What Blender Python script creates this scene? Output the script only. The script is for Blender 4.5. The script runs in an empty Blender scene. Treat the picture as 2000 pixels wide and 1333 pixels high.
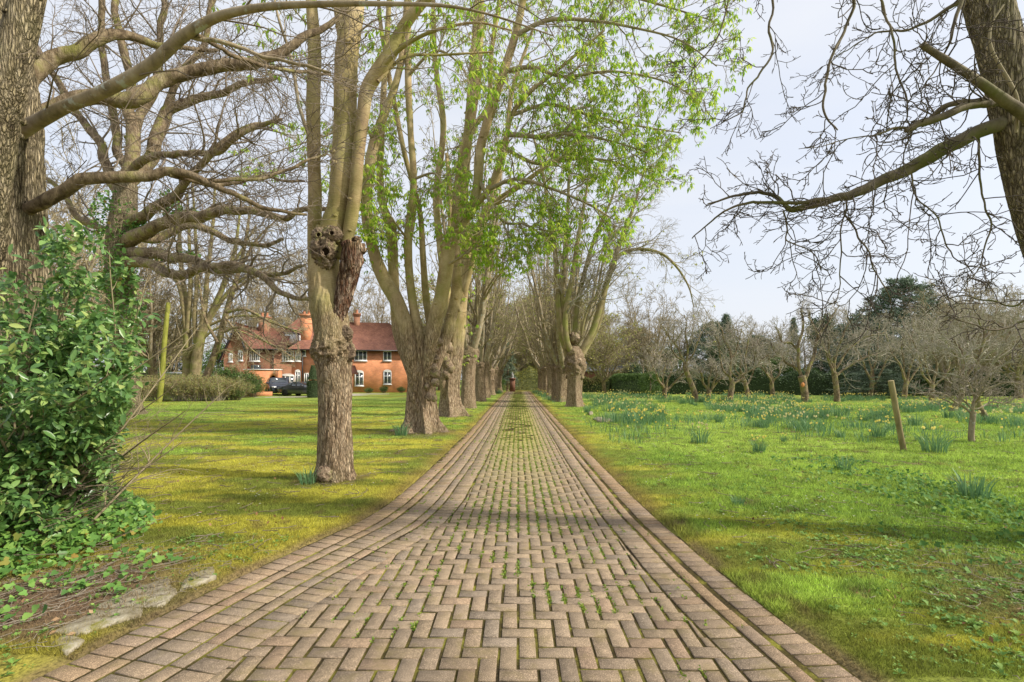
import bpy, math, random
import numpy as np
from math import radians as rad, sin, cos, pi
# ------------------------------------------------------------------ camera, light, exposure
scene = bpy.context.scene
COL = scene.collection
F, CX, HY, CH = 950.0, 1012.0, 742.0, 1.5      # focal length in photo pixels, vanishing point, eye height
cam_d = bpy.data.cameras.new('camera'); cam = bpy.data.objects.new('camera', cam_d); COL.objects.link(cam)
cam.location = (0, 0, CH); cam.rotation_euler = (rad(90), 0, 0)
cam_d.sensor_width = 36; cam_d.lens = 36 * F / 2000
cam_d.shift_x = (1000 - CX) / 2000; cam_d.shift_y = (HY - 666.5) / 2000
cam_d.clip_start = 0.05; cam_d.clip_end = 3000
scene.camera = cam
SUN_AZ = math.atan2(1.0, -0.24); SUN_EL = rad(38)
sd = bpy.data.lights.new('sun', 'SUN'); sun = bpy.data.objects.new('sun', sd); COL.objects.link(sun)
sd.energy = 3.1; sd.angle = rad(2.5); sd.color = (1.0, 0.93, 0.82)
sun.rotation_euler = (pi/2 - SUN_EL, 0, pi - SUN_AZ)
W = bpy.data.worlds.new('World'); scene.world = W; W.use_nodes = True
nt = W.node_tree; nt.nodes.clear()
sky = nt.nodes.new('ShaderNodeTexSky'); sky.sky_type = 'NISHITA'; sky.sun_disc = False
sky.sun_elevation = SUN_EL; sky.sun_rotation = SUN_AZ; sky.air_density = 1.0; sky.dust_density = 4.0; sky.ozone_density = 1.6
bg = nt.nodes.new('ShaderNodeBackground'); bg.inputs[1].default_value = 0.15
wo = nt.nodes.new('ShaderNodeOutputWorld')
tc = nt.nodes.new('ShaderNodeTexCoord'); mp = nt.nodes.new('ShaderNodeMapping'); mp.inputs['Scale'].default_value = (1.2, 1.2, 4.5)
cn = nt.nodes.new('ShaderNodeTexNoise'); cn.inputs['Scale'].default_value = 1.6; cn.inputs['Detail'].default_value = 6
cr = nt.nodes.new('ShaderNodeMapRange'); cr.inputs['From Min'].default_value = 0.32; cr.inputs['From Max'].default_value = 0.72
cr.inputs['To Min'].default_value = 0.72; cr.inputs['To Max'].default_value = 0.95
mx = nt.nodes.new('ShaderNodeMix'); mx.data_type = 'RGBA'; mx.inputs[7].default_value = (3.5, 3.62, 3.88, 1)   # thin high cloud
nt.links.new(tc.outputs['Generated'], mp.inputs[0]); nt.links.new(mp.outputs[0], cn.inputs['Vector'])
nt.links.new(cn.outputs['Fac'], cr.inputs[0]); nt.links.new(cr.outputs[0], mx.inputs[0])
nt.links.new(sky.outputs[0], mx.inputs[6]); nt.links.new(mx.outputs[2], bg.inputs[0]); nt.links.new(bg.outputs[0], wo.inputs[0])
scene.view_settings.view_transform = 'Standard'; scene.view_settings.look = 'None'
scene.view_settings.exposure = 0.76; scene.view_settings.gamma = 1.0
scene.render.engine = 'CYCLES'
scene.cycles.max_bounces = 6; scene.cycles.transparent_max_bounces = 4

# ------------------------------------------------------------------ helpers
def G(px, py, z=0.0):
    D = F * (CH - z) / (py - HY); return np.array(((px - CX) * D / F, D, z))
def Q(px, py, D):
    return np.array(((px - CX) * D / F, D, CH + (HY - py) * D / F))
def tag(o, label=None, cat=None, group=None, kind=None):
    if label: o['label'] = label
    if cat: o['category'] = cat
    if group: o['group'] = group
    if kind: o['kind'] = kind
    return o
def empty(name, loc=(0, 0, 0), rz=0, label=None, cat=None, group=None, s=1.0):
    o = bpy.data.objects.new(name, None); COL.objects.link(o); o.empty_display_size = 0.2
    o.location = loc; o.rotation_euler = (0, 0, rz); o.scale = (s, s, s) if not hasattr(s, '__len__') else s
    return tag(o, label, cat, group)
def copy_tree(o, parent=None):
    c = o.copy(); COL.objects.link(c); c.parent = parent
    for ch in list(o.children): copy_tree(ch, c)
    return c
def hsh(ix, iy, iz, s):
    h = (ix * 374761393 + iy * 668265263 + iz * 2147483647 + s * 974711) & 0xffffffff
    h = ((h ^ (h >> 13)) * 1274126177) & 0xffffffff
    h = ((h ^ (h >> 16)) * 2246822519) & 0xffffffff
    return ((h ^ (h >> 15)) & 0xffffff) / float(0xffffff)
def vnoise(p, s=0):
    p = np.asarray(p, float); i = np.floor(p).astype(np.int64); f = p - i; f = f*f*(3-2*f); r = 0
    for a in (0, 1):
        for b in (0, 1):
            for c in (0, 1):
                w = (f[..., 0] if a else 1-f[..., 0]) * (f[..., 1] if b else 1-f[..., 1]) * (f[..., 2] if c else 1-f[..., 2])
                r = r + w * hsh(i[..., 0]+a, i[..., 1]+b, i[..., 2]+c, s)
    return r
def fbm(p, o=4, s=0):
    p = np.asarray(p, float); r = 0; a = 0.5; t = 0
    for k in range(o): r = r + a * vnoise(p * 2**k, s+k); t += a; a *= 0.5
    return r / t
def n2(x, y, sc, o=3, s=0):
    return fbm(np.stack([x*sc, y*sc, np.zeros_like(x)+0.37], -1), o, s)
def nrm(v): return v / np.maximum(np.linalg.norm(v, axis=-1, keepdims=True), 1e-9)

class MB:
    """collects vertices and faces and links them as ONE mesh object"""
    def __init__(s): s.v = []; s.f = []; s.n = 0; s.c = []; s.m = []
    def add(s, v, f, col=None, mi=0):
        v = np.asarray(v, np.float32).reshape(-1, 3); f = np.asarray(f, np.int64)
        s.v.append(v); s.f.append(f + s.n); s.n += len(v)
        s.c.append(np.ones((len(v), 3), np.float32) if col is None else np.broadcast_to(np.asarray(col, np.float32), (len(v), 3)))
        s.m.append(np.full(len(f), mi, np.int32)); return s
    def box(s, x0, x1, y0, y1, z0, z1, mi=0, col=None):
        v = [(x, y, z) for z in (z0, z1) for y in (y0, y1) for x in (x0, x1)]
        return s.add(v, [(0,2,3,1), (4,5,7,6), (0,1,5,4), (2,6,7,3), (0,4,6,2), (1,3,7,5)], col, mi)
    def prism(s, pts, z0, z1, mi=0, col=None):
        n = len(pts); v = [(p[0], p[1], z0) for p in pts] + [(p[0], p[1], z1) for p in pts]
        c0 = np.mean(np.array(pts, float), 0); v += [(c0[0], c0[1], z0), (c0[0], c0[1], z1)]
        s.add(v, [(i, (i+1) % n, n+(i+1) % n, n+i) for i in range(n)], col, mi)
        return s.add(v, [(2*n+1, n+i, n+(i+1) % n) for i in range(n)] + [(2*n, (i+1) % n, i) for i in range(n)], col, mi)
    def build(s, name, mats, parent=None, smooth=False, color=False, origin=None):
        me = bpy.data.meshes.new(name); v = np.concatenate(s.v)
        if origin is not None: v = v - np.asarray(origin, np.float32)
        me.vertices.add(len(v)); me.vertices.foreach_set('co', v.ravel().astype(np.float32))
        tot = np.concatenate([np.full(len(f), f.shape[1], np.int32) for f in s.f])
        loops = np.concatenate([f.ravel() for f in s.f]).astype(np.int32)
        me.loops.add(len(loops)); me.loops.foreach_set('vertex_index', loops)
        me.polygons.add(len(tot)); st = np.zeros(len(tot), np.int32); st[1:] = np.cumsum(tot)[:-1]
        me.polygons.foreach_set('loop_start', st); me.polygons.foreach_set('loop_total', tot)
        mats = mats if isinstance(mats, (list, tuple)) else [mats]
        for m in mats: me.materials.append(m)
        if len(mats) > 1: me.polygons.foreach_set('material_index', np.concatenate(s.m))
        if smooth: me.polygons.foreach_set('use_smooth', np.ones(len(tot), bool))
        if color:
            a = me.color_attributes.new('Col', 'FLOAT_COLOR', 'POINT'); c = np.concatenate(s.c)
            a.data.foreach_set('color', np.concatenate([c, np.ones((len(c), 1), np.float32)], 1).ravel())
        me.update(calc_edges=True)
        o = bpy.data.objects.new(name, me); COL.objects.link(o)
        if parent is not None: o.parent = parent
        elif origin is not None: o.location = [float(q) for q in origin]
        return o

def tubes(mb, P, R, sides=4, mi=0):
    P = np.asarray(P, float); R = np.asarray(R, float)
    if P.ndim == 2: P = P[None]; R = R[None]
    N, K, _ = P.shape
    T = np.empty_like(P); T[:, 1:-1] = P[:, 2:] - P[:, :-2]; T[:, 0] = P[:, 1]-P[:, 0]; T[:, -1] = P[:, -1]-P[:, -2]; T = nrm(T)
    m = np.abs(nrm(P[:, -1]-P[:, 0])); ref = np.eye(3)[np.argmin(m, 1)][:, None, :]
    U = nrm(np.cross(T, ref)); V = np.cross(T, U)
    a = np.arange(sides) * 2*pi/sides
    v = P[:, :, None] + R[:, :, None, None] * (np.cos(a)[None, None, :, None]*U[:, :, None] + np.sin(a)[None, None, :, None]*V[:, :, None])
    idx = np.arange(N*K*sides).reshape(N, K, sides); nx = np.roll(idx, -1, 2)
    f = np.stack([idx[:, :-1], nx[:, :-1], nx[:, 1:], idx[:, 1:]], -1).reshape(-1, 4)
    mb.add(v.reshape(-1, 3), f, None, mi)

def smooth_line(pts, K=24):
    """Catmull-Rom through rows of numbers"""
    p = np.asarray(pts, float); p = np.concatenate([[2*p[0]-p[1]], p, [2*p[-1]-p[-2]]]); n = len(p)-3
    t = np.linspace(0, n-1e-6, K); i = t.astype(int); f = (t-i)[:, None]
    a, b, c, d = p[i], p[i+1], p[i+2], p[i+3]
    return 0.5*((2*b)+(-a+c)*f+(2*a-5*b+4*c-d)*f*f+(-a+3*b-3*c+d)*f**3)
def pxline(pts, K=24):
    """rows (px, py, depth, radius in px) -> world polyline and radii"""
    q = smooth_line(pts, K); P = np.stack([(q[:, 0]-CX)*q[:, 2]/F, q[:, 2], CH+(HY-q[:, 1])*q[:, 2]/F], -1)
    return P, np.maximum(q[:, 3]*q[:, 2]/F, 0.002)

def kids(rng, P, R, per, L, rr=0.6, ang=(0.6, 1.1), wig=0.2, trop=0.0, K=6, t0=0.25, tip=0.15, lw=0.35, rmax=9, flat=0.0, bias=None, kink=1.0, rmin=0.0):
    """grow `per` children off every polyline, vectorised"""
    if isinstance(P, list): raise TypeError
    N, KK, _ = P.shape; M = N*per
    pi_ = np.repeat(np.arange(N), per); t = t0 + (0.99-t0)*((np.tile(np.arange(per), N)+rng.random(M))/per)
    x = t*(KK-1); i = np.minimum(x.astype(int), KK-2); f = (x-i)[:, None]
    p = P[pi_, i]*(1-f)+P[pi_, i+1]*f; r = R[pi_, i]*(1-f[:, 0])+R[pi_, i+1]*f[:, 0]
    T = nrm(P[pi_, i+1]-P[pi_, i]); rv = rng.normal(size=(M, 3)); rv[:, 2] *= (1-flat)
    if bias is not None: rv += bias
    perp = nrm(rv - (rv*T).sum(-1, keepdims=True)*T); A = rng.uniform(ang[0], ang[1], M)[:, None]
    d = np.cos(A)*T + np.sin(A)*perp
    plen = np.linalg.norm(np.diff(P, axis=1), axis=-1).sum(1)[pi_]
    ln = (L if L > 0 else -L*plen) * rng.uniform(1-lw, 1+lw, M) * (1.15-0.6*t)
    r0 = np.maximum(np.minimum(r*rr, rmax), rmin)
    out = np.empty((M, K, 3)); rad_ = np.maximum(r0[:, None]*(1-(1-tip)*np.linspace(0, 1, K)[None]**1.1), rmin*.75); out[:, 0] = p
    for k in range(1, K):
        d = nrm(d + rng.normal(size=(M, 3))*wig*kink + np.array((0, 0, trop)))
        p = p + d*(ln/(K-1))[:, None]; out[:, k] = p
    return out, rad_

def leaves_quads(mb, base, d, nrmv, l, w, droop=0.0, mi=0):
    """one pointed leaf per row"""
    s = nrm(np.cross(d, nrmv)); l = l[:, None]; w = w[:, None]
    mid = base + d*l*0.5; tipp = base + d*l + np.array((0, 0, -1))*droop*l
    up = nrm(np.cross(s, d))
    v = np.stack([base, mid + s*w*.5 + up*w*.14, tipp, mid - s*w*.5 + up*w*.14, mid*1.0], 1)
    n = len(base); i = np.arange(n)[:, None]*5
    f = np.concatenate([np.stack([i[:, 0], i[:, 0]+1, i[:, 0]+2, i[:, 0]+4], 1), np.stack([i[:, 0], i[:, 0]+4, i[:, 0]+2, i[:, 0]+3], 1)])
    mb.add(v.reshape(-1, 3), f, None, mi)
def rand_unit(rng, n): return nrm(rng.normal(size=(n, 3)))
def chestnut_leaves(mb, rng, tips, size=0.13, per=5):
    """hanging fans of narrow leaflets just opened"""
    n = len(tips); base = np.repeat(tips, per, 0)
    a = np.tile(np.arange(per)*2*pi/per, n) + np.repeat(rng.uniform(0, 6.28, n), per)
    out = np.stack([np.cos(a), np.sin(a), np.zeros_like(a)], -1)
    dr = np.repeat(rng.uniform(.5, 1.9, n), per)[:, None]
    d = nrm(out + np.array((0, 0, -1))*dr + rng.normal(size=(n*per, 3))*.15)
    nv = nrm(np.cross(d, np.cross(np.array((0, 0, 1.)), d))+1e-3)
    l = size*rng.uniform(.6, 1.25, n*per); leaves_quads(mb, base+out*.01, d, nv, l, l*.42, .12)
def small_leaves(mb, rng, pts, size, asp=.55, up=.4):
    n = len(pts); d = nrm(rng.normal(size=(n, 3))+np.array((0, 0, -.15))); nv = nrm(rng.normal(size=(n, 3))+np.array((0, 0, up)))
    l = size*rng.uniform(.6, 1.3, n); leaves_quads(mb, pts, d, nv, l, l*asp)

def loft(mb, P, R, sides, disp=None, cap=True, mi=0):
    """thick trunk: rings along P pushed in and out by disp(theta, P_world, unit)"""
    P = np.asarray(P, float); K = len(P); T = np.gradient(P, axis=0); T = nrm(T)
    ref = np.eye(3)[np.argmin(np.abs(nrm(P[-1]-P[0])))]; U = nrm(np.cross(T, ref)); V = np.cross(T, U)
    a = np.arange(sides)*2*pi/sides
    d = np.cos(a)[None, :, None]*U[:, None]+np.sin(a)[None, :, None]*V[:, None]
    v = P[:, None] + R[:, None, None]*d
    if disp is not None:
        th = np.arctan2(d[..., 1], d[..., 0]); v = v + d*(disp(th, v)*R[:, None])[..., None]
    idx = np.arange(K*sides).reshape(K, sides); nx = np.roll(idx, -1, 1)
    f = np.stack([idx[:-1], nx[:-1], nx[1:], idx[1:]], -1).reshape(-1, 4)
    vv = v.reshape(-1, 3); mb.add(vv, f, None, mi)
    if cap:
        c = P[-1]+T[-1]*R[-1]*.25; n = len(vv)
        mb.add(np.concatenate([v[-1], c[None]]), np.stack([np.arange(sides), (np.arange(sides)+1) % sides, np.full(sides, sides)], 1), None, mi)
def blob(mb, rng, c, r, amp=.35, sc=3.0, nu=28, nv=18, mi=0, seed=0, ridge=False):
    th = np.linspace(0, 2*pi, nu, endpoint=False); ph = np.linspace(.02, pi-.02, nv)
    d = np.stack([np.sin(ph)[:, None]*np.cos(th)[None], np.sin(ph)[:, None]*np.sin(th)[None], np.repeat(np.cos(ph)[:, None], nu, 1)], -1)
    q = fbm(d*sc+seed*7.3, 4, seed); q = (1-np.abs(2*q-1)*2)*.7+(fbm(d*sc*3.1+seed, 4, seed+3)-.5)*1.1 if ridge else (q-.5)*2
    v = np.asarray(c) + d*np.asarray(r)*(1+amp*q)[..., None]
    idx = np.arange(nu*nv).reshape(nv, nu); nx = np.roll(idx, -1, 1)
    mb.add(v.reshape(-1, 3), np.stack([idx[:-1], idx[1:], nx[1:], nx[:-1]], -1).reshape(-1, 4), None, mi)

# ------------------------------------------------------------------ materials
def mat(name, rough=.8, spec=.3):
    m = bpy.data.materials.new(name); m.use_nodes = True; n = m.node_tree; b = n.nodes['Principled BSDF']
    b.inputs['Roughness'].default_value = rough; b.inputs['Specular IOR Level'].default_value = spec
    return m, n, b
def ramp(n, fac, stops):
    r = n.nodes.new('ShaderNodeValToRGB'); e = r.color_ramp.elements
    while len(e) < len(stops): e.new(.5)
    for k, (p, c) in enumerate(stops): e[k].position = p; e[k].color = (*c, 1)
    n.links.new(fac, r.inputs[0]); return r.outputs[0]
def noise(n, scale, detail=5, vs=(1, 1, 1), rough=.6, coord='Object', vec=None):
    if vec is None:
        t = n.nodes.new('ShaderNodeTexCoord'); m = n.nodes.new('ShaderNodeMapping'); m.inputs['Scale'].default_value = vs
        n.links.new(t.outputs[coord], m.inputs[0]); vec = m.outputs[0]
    x = n.nodes.new('ShaderNodeTexNoise'); x.inputs['Scale'].default_value = scale; x.inputs['Detail'].default_value = detail
    x.inputs['Roughness'].default_value = rough; n.links.new(vec, x.inputs['Vector']); return x.outputs['Fac'], vec
def bump(n, b, h, st=.5, dist=.02):
    x = n.nodes.new('ShaderNodeBump'); x.inputs['Strength'].default_value = st; x.inputs['Distance'].default_value = dist
    n.links.new(h, x.inputs['Height']); n.links.new(x.outputs[0], b.inputs['Normal'])
def mixc(n, fac, a, b, mode='MIX'):
    x = n.nodes.new('ShaderNodeMix'); x.data_type = 'RGBA'; x.blend_type = mode
    for i, q in ((0, fac), (6, a), (7, b)):
        if isinstance(q, (int, float)): x.inputs[i].default_value = q
        elif isinstance(q, tuple): x.inputs[i].default_value = (*q, 1)
        else: n.links.new(q, x.inputs[i])
    return x.outputs[2]
def plain(name, c, rough=.7, spec=.3, metal=0, var=.12, sc=6):
    m, n, b = mat(name, rough, spec); f, _ = noise(n, sc)
    c = np.array(c); n.links.new(ramp(n, f, [(.3, tuple(c*(1-var))), (.7, tuple(np.minimum(c*(1+var), 1)))]), b.inputs['Base Color'])
    b.inputs['Metallic'].default_value = metal; return m
def bark(name, stops, furrow=30, vz=.18, st=.8, dist=.02, patch=None, pscale=3.0, pthr=(.5, .62)):
    m, n, b = mat(name, .85, .2); f, v = noise(n, furrow, 8, (1, 1, vz), .65)
    g, _ = noise(n, 2.2, 5); 
    mm = n.nodes.new('ShaderNodeMath'); mm.operation = 'MULTIPLY_ADD'; mm.inputs[1].default_value = .55; 
    n.links.new(f, mm.inputs[0]); m2 = n.nodes.new('ShaderNodeMath'); m2.operation = 'MULTIPLY'; m2.inputs[1].default_value = .45
    n.links.new(g, m2.inputs[0]); n.links.new(m2.outputs[0], mm.inputs[2])
    c = ramp(n, mm.outputs[0], stops)
    if patch:
        h, _ = noise(n, pscale, 6); k = ramp(n, h, [(pthr[0], (0, 0, 0)), (pthr[1], (1, 1, 1))]); c = mixc(n, k, c, patch)
    n.links.new(c, b.inputs['Base Color']); bump(n, b, f, st, dist); return m
def leafmat(name, stops, rough=.55, trans=.35, spec=.3):
    m = bpy.data.materials.new(name); m.use_nodes = True; n = m.node_tree; b = n.nodes['Principled BSDF']
    g = n.nodes.new('ShaderNodeNewGeometry'); c = ramp(n, g.outputs['Random Per Island'], stops)
    b.inputs['Roughness'].default_value = rough; b.inputs['Specular IOR Level'].default_value = spec
    n.links.new(c, b.inputs['Base Color']); t = n.nodes.new('ShaderNodeBsdfTranslucent'); n.links.new(c, t.inputs[0])
    s = n.nodes.new('ShaderNodeMixShader'); s.inputs[0].default_value = trans
    n.links.new(b.outputs[0], s.inputs[1]); n.links.new(t.outputs[0], s.inputs[2])
    n.links.new(s.outputs[0], n.nodes['Material Output'].inputs[0]); return m

def plated(n, sx, sz, dist=.35):
    """cracked bark plates: distance to the nearest crack, stretched up the stem"""
    t = n.nodes.new('ShaderNodeTexCoord'); m = n.nodes.new('ShaderNodeMapping'); m.inputs['Scale'].default_value = (sx, sx, sz)
    n.links.new(t.outputs['Object'], m.inputs[0]); q = n.nodes.new('ShaderNodeTexNoise'); q.inputs['Scale'].default_value = 1.3; q.inputs['Detail'].default_value = 4
    n.links.new(m.outputs[0], q.inputs['Vector']); v = n.nodes.new('ShaderNodeMix'); v.data_type = 'VECTOR'; v.inputs[0].default_value = dist
    n.links.new(m.outputs[0], v.inputs[4]); ad = n.nodes.new('ShaderNodeVectorMath'); ad.operation = 'MULTIPLY_ADD'; ad.inputs[1].default_value = (3, 3, 3)
    n.links.new(q.outputs['Color'], ad.inputs[0]); n.links.new(m.outputs[0], ad.inputs[2]); n.links.new(ad.outputs[0], v.inputs[5])
    w = n.nodes.new('ShaderNodeTexVoronoi'); w.feature = 'DISTANCE_TO_EDGE'; w.inputs['Scale'].default_value = 1.0; n.links.new(v.outputs[1], w.inputs['Vector'])
    return w.outputs['Distance']
def bark2(name, z0=None, z1=None, sx=44, sz=9, dark=(.12, .08, .045), lo=(.35, .25, .155), hi=(.56, .44, .30), smo=((.24, .175, .08), (.40, .305, .155), (.53, .42, .25)), st=1.0, dist=.03):
    m, n, b = mat(name, .88, .15); d = plated(n, sx, sz); f, _ = noise(n, 20, 7, (1, 1, .2), .7); g, _ = noise(n, 1.6, 5)
    base = ramp(n, f, [(.32, dark), (.46, lo), (.64, hi)]); crack = ramp(n, d, [(0.0, (.30, .29, .28)), (.09, (.78, .78, .78)), (.35, (1.12, 1.12, 1.12))])
    c = mixc(n, 1.0, base, crack, 'MULTIPLY'); c = mixc(n, ramp(n, g, [(.5, (0, 0, 0)), (.68, (.35, .35, .35))]), c, (.20, .19, .08))
    h = mixc(n, .5, ramp(n, d, [(0, (0, 0, 0)), (.25, (1, 1, 1))]), f)
    if z0 is not None:
        t = n.nodes.new('ShaderNodeTexCoord'); sp = n.nodes.new('ShaderNodeSeparateXYZ'); n.links.new(t.outputs['Object'], sp.inputs[0])
        g2, _ = noise(n, 3.5, 6, (1, 1, .5)); ma = n.nodes.new('ShaderNodeMath'); ma.operation = 'MULTIPLY_ADD'; ma.inputs[1].default_value = 2.2; n.links.new(g2, ma.inputs[0]); n.links.new(sp.outputs[2], ma.inputs[2])
        mr = n.nodes.new('ShaderNodeMapRange'); mr.inputs['From Min'].default_value = z0+1.1; mr.inputs['From Max'].default_value = z1+1.1; n.links.new(ma.outputs[0], mr.inputs[0])
        f4, _ = noise(n, 3.0, 6, (1, 1, .6)); f5, _ = noise(n, 30, 4, (.5, .5, 2.5), .7); sc_ = mixc(n, .35, f4, f5); s = ramp(n, sc_, [(.38, smo[0]), (.5, smo[1]), (.62, smo[2])])
        f6, _ = noise(n, .9, 5); s = mixc(n, ramp(n, f6, [(.46, (0, 0, 0)), (.60, (.65, .65, .65))]), s, (.23, .225, .055))
        f7, _ = noise(n, 1.3, 5, (1, 1, .4)); s = mixc(n, ramp(n, f7, [(.55, (0, 0, 0)), (.66, (.55, .55, .55))]), s, (.32, .21, .15))
        c = mixc(n, mr.outputs[0], c, s); hs = ramp(n, f5, [(0, (.45, .45, .45)), (1, (.62, .62, .62))]); h = mixc(n, mr.outputs[0], h, hs)
    n.links.new(c, b.inputs['Base Color']); bump(n, b, h, st, dist); return m

M = {}
M['bark_rough'] = bark2('rough_bark')
M['bark_t1'] = bark2('furrowed_to_smooth_bark', 1.9, 3.0)
M['bark_t2'] = bark2('fluted_to_smooth_bark', 2.4, 3.8, 30, 5)
M['bark_smooth'] = M['bark_t1']
M['bark_grey'] = bark('grey_bark', [(.34, (.13, .105, .065)), (.5, (.31, .25, .16)), (.68, (.45, .39, .29))], 9, .3, .6, .015, (.42, .43, .37), 7, (.58, .64))
M['bark_oak'] = bark2('oak_bark', None, None, 46, 6, (.10, .075, .045), (.31, .25, .15), (.53, .44, .30), dist=.05)
M['bark_burr'] = bark('burr_bark', [(.38, (.06, .04, .025)), (.5, (.24, .175, .115)), (.64, (.44, .345, .24))], 22, .8, 1.0, .04, (.27, .25, .10), 5, (.54, .66))
M['twig'] = bark('twig_bark', [(.3, (.11, .085, .06)), (.7, (.28, .225, .165))], 4, 1, .1)
M['twig_olive'] = bark('olive_twig_bark', [(.3, (.19, .155, .085)), (.7, (.42, .35, .22))], 4, 1, .1)
M['twig_pale'] = bark('pale_twig_bark', [(.3, (.17, .14, .10)), (.7, (.36, .31, .24))], 4, 1, .1)
M['twig_dark'] = bark('dark_twig_bark', [(.3, (.05, .04, .032)), (.7, (.16, .13, .10))], 4, 1, .1)
M['limb_dark'] = bark('dark_limb_bark', [(.34, (.06, .045, .03)), (.5, (.16, .13, .08)), (.7, (.30, .25, .17))], 9, .4, .8, .02, (.13, .13, .04), 3)
M['rot'] = bark2('rotten_wood', None, None, 30, 5, (.03, .014, .01), (.19, .095, .055), (.55, .43, .32), dist=.05)
M['moss_wood'] = bark('mossy_wood', [(.36, (.13, .14, .02)), (.6, (.30, .30, .06))], 12, .15, .5, .01)
M['post_wood'] = bark('weathered_post_wood', [(.36, (.17, .13, .06)), (.6, (.33, .27, .14))], 14, .06, .5, .006)
M['leaf_lime'] = leafmat('fresh_leaf', [(0, (.22, .40, .035)), (.5, (.36, .54, .055)), (1, (.58, .64, .11))], .55, .58)
M['leaf_olive'] = leafmat('budding_leaf', [(0, (.26, .28, .06)), (1, (.48, .46, .14))], .7, .4)
M['leaf_laurel'] = leafmat('glossy_leaf', [(0, (.07, .15, .045)), (.4, (.13, .26, .07)), (.8, (.26, .42, .12)), (1, (.42, .50, .15))], .32, .35, .5)
M['leaf_ivy'] = leafmat('ivy_leaf', [(0, (.08, .18, .04)), (.6, (.17, .34, .07)), (.95, (.28, .44, .09)), (1, (.38, .24, .06))], .45, .3, .3)
M['leaf_dark'] = leafmat('dark_evergreen_leaf', [(0, (.05, .08, .04)), (.6, (.09, .14, .06)), (1, (.16, .22, .095))], .6, .1)
M['leaf_cedar'] = leafmat('blue_green_needles', [(0, (.09, .135, .085)), (1, (.22, .28, .18))], .6, .1)
M['leaf_mid'] = leafmat('mid_green_leaf', [(0, (.05, .10, .025)), (1, (.16, .25, .06))], .6, .25)
M['leaf_brown'] = leafmat('brown_green_leaf', [(0, (.30, .19, .11)), (.4, (.32, .28, .11)), (1, (.33, .40, .12))], .8, .3)
M['blossom'] = leafmat('white_blossom', [(0, (.55, .52, .42)), (1, (.75, .73, .64))], .7, .4)
M['daff_leaf'] = leafmat('daffodil_leaf', [(0, (.08, .18, .085)), (.6, (.15, .28, .12)), (1, (.26, .40, .17))], .45, .3)
M['daff_yellow'] = leafmat('daffodil_petal', [(0, (.80, .62, .06)), (1, (.85, .78, .30))], .6, .4)
M['daff_white'] = leafmat('cream_petal', [(0, (.66, .58, .22)), (1, (.78, .72, .42))], .6, .4)
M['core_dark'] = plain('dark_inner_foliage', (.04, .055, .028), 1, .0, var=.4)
M['stone'] = bark('lichened_stone', [(.38, (.14, .115, .07)), (.5, (.27, .235, .16)), (.64, (.40, .365, .28))], 14, 1, .9, .012, (.20, .19, .04), 5, (.56, .66))
M['hole'] = plain('dark_hollow', (.02, .013, .008), 1, 0)
M['bark_branch'] = bark('branch_bark', [(.38, (.08, .055, .032)), (.5, (.22, .165, .10)), (.62, (.40, .32, .22))], 16, .4, 1.0, .04, (.22, .21, .06), 2.2, (.50, .64))
M['bark_smooth2'] = bark('pale_smooth_bark', [(.34, (.12, .095, .045)), (.5, (.27, .215, .115)), (.68, (.40, .33, .19))], 5, .5, .35, .012, (.24, .24, .07), 1.3, (.45, .62))
M['twig_grey'] = bark('grey_twig_bark', [(.3, (.22, .19, .14)), (.7, (.46, .41, .33))], 4, 1, .1)
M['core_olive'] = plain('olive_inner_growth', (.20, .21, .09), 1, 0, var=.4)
# ------------------------------------------------------------------ ground
rng = np.random.default_rng(11)
YL = np.array([-2, 1.5, 2.41, 3.0, 3.49, 3.98, 4.63, 5.13, 6.0, 9, 14, 25, 62.5]); XLV = np.array([-3.4, -2.85, -2.42, -2.30, -2.20, -2.06, -1.84, -1.66, -1.56, -1.48, -1.45, -1.5, -1.52])
YR = np.array([-2, 2.41, 3.11, 3.98, 5.52, 9, 62.5]); XRV = np.array([1.95, 1.74, 1.64, 1.57, 1.5, 1.47, 1.5])
xl = lambda y: np.interp(y, YL, XLV); xr = lambda y: np.interp(y, YR, XRV)
def drive_h(x, y): return (n2(x, y, .55, 2, 5)-.5)*.035 + (n2(x, y, 2.2, 2, 6)-.5)*.012 - .012*np.exp(-((np.abs(x)-.85)/.3)**2)
def sm(a, b, x): t = np.clip((x-a)/(b-a), 0, 1); return t*t*(3-2*t)
def ground_z(x, y):
    ins = np.minimum(x-xl(y), xr(y)-x)                    # >0 under the drive
    z = .012 + (n2(x, y, .5, 3, 3)-.5)*.07*sm(0, -1.5, ins) + (n2(x, y, 5, 3, 4)-.5)*.03
    z = z + (n2(x, y, 9, 3, 14)-.5)*.03*sm(0, -.3, ins) + .02*sm(0, -.25, ins) - .05*sm(-.03, .06, ins)
    z = z + .25*sm(-4.3, -6.5, x)*sm(7, 3, y)
    return np.where(y > 63, z*0-.03*sm(-.03,.06,ins)*(y<63.5), z)
C_MOSS = np.array((.365, .345, .05)); C_GRASS = np.array((.215, .31, .05)); C_GRASS2 = np.array((.29, .385, .07)); C_DEEP = np.array((.07, .14, .03)); C_SOIL = np.array((.17, .115, .07)); C_OLD = np.array((.24, .17, .05))
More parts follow.
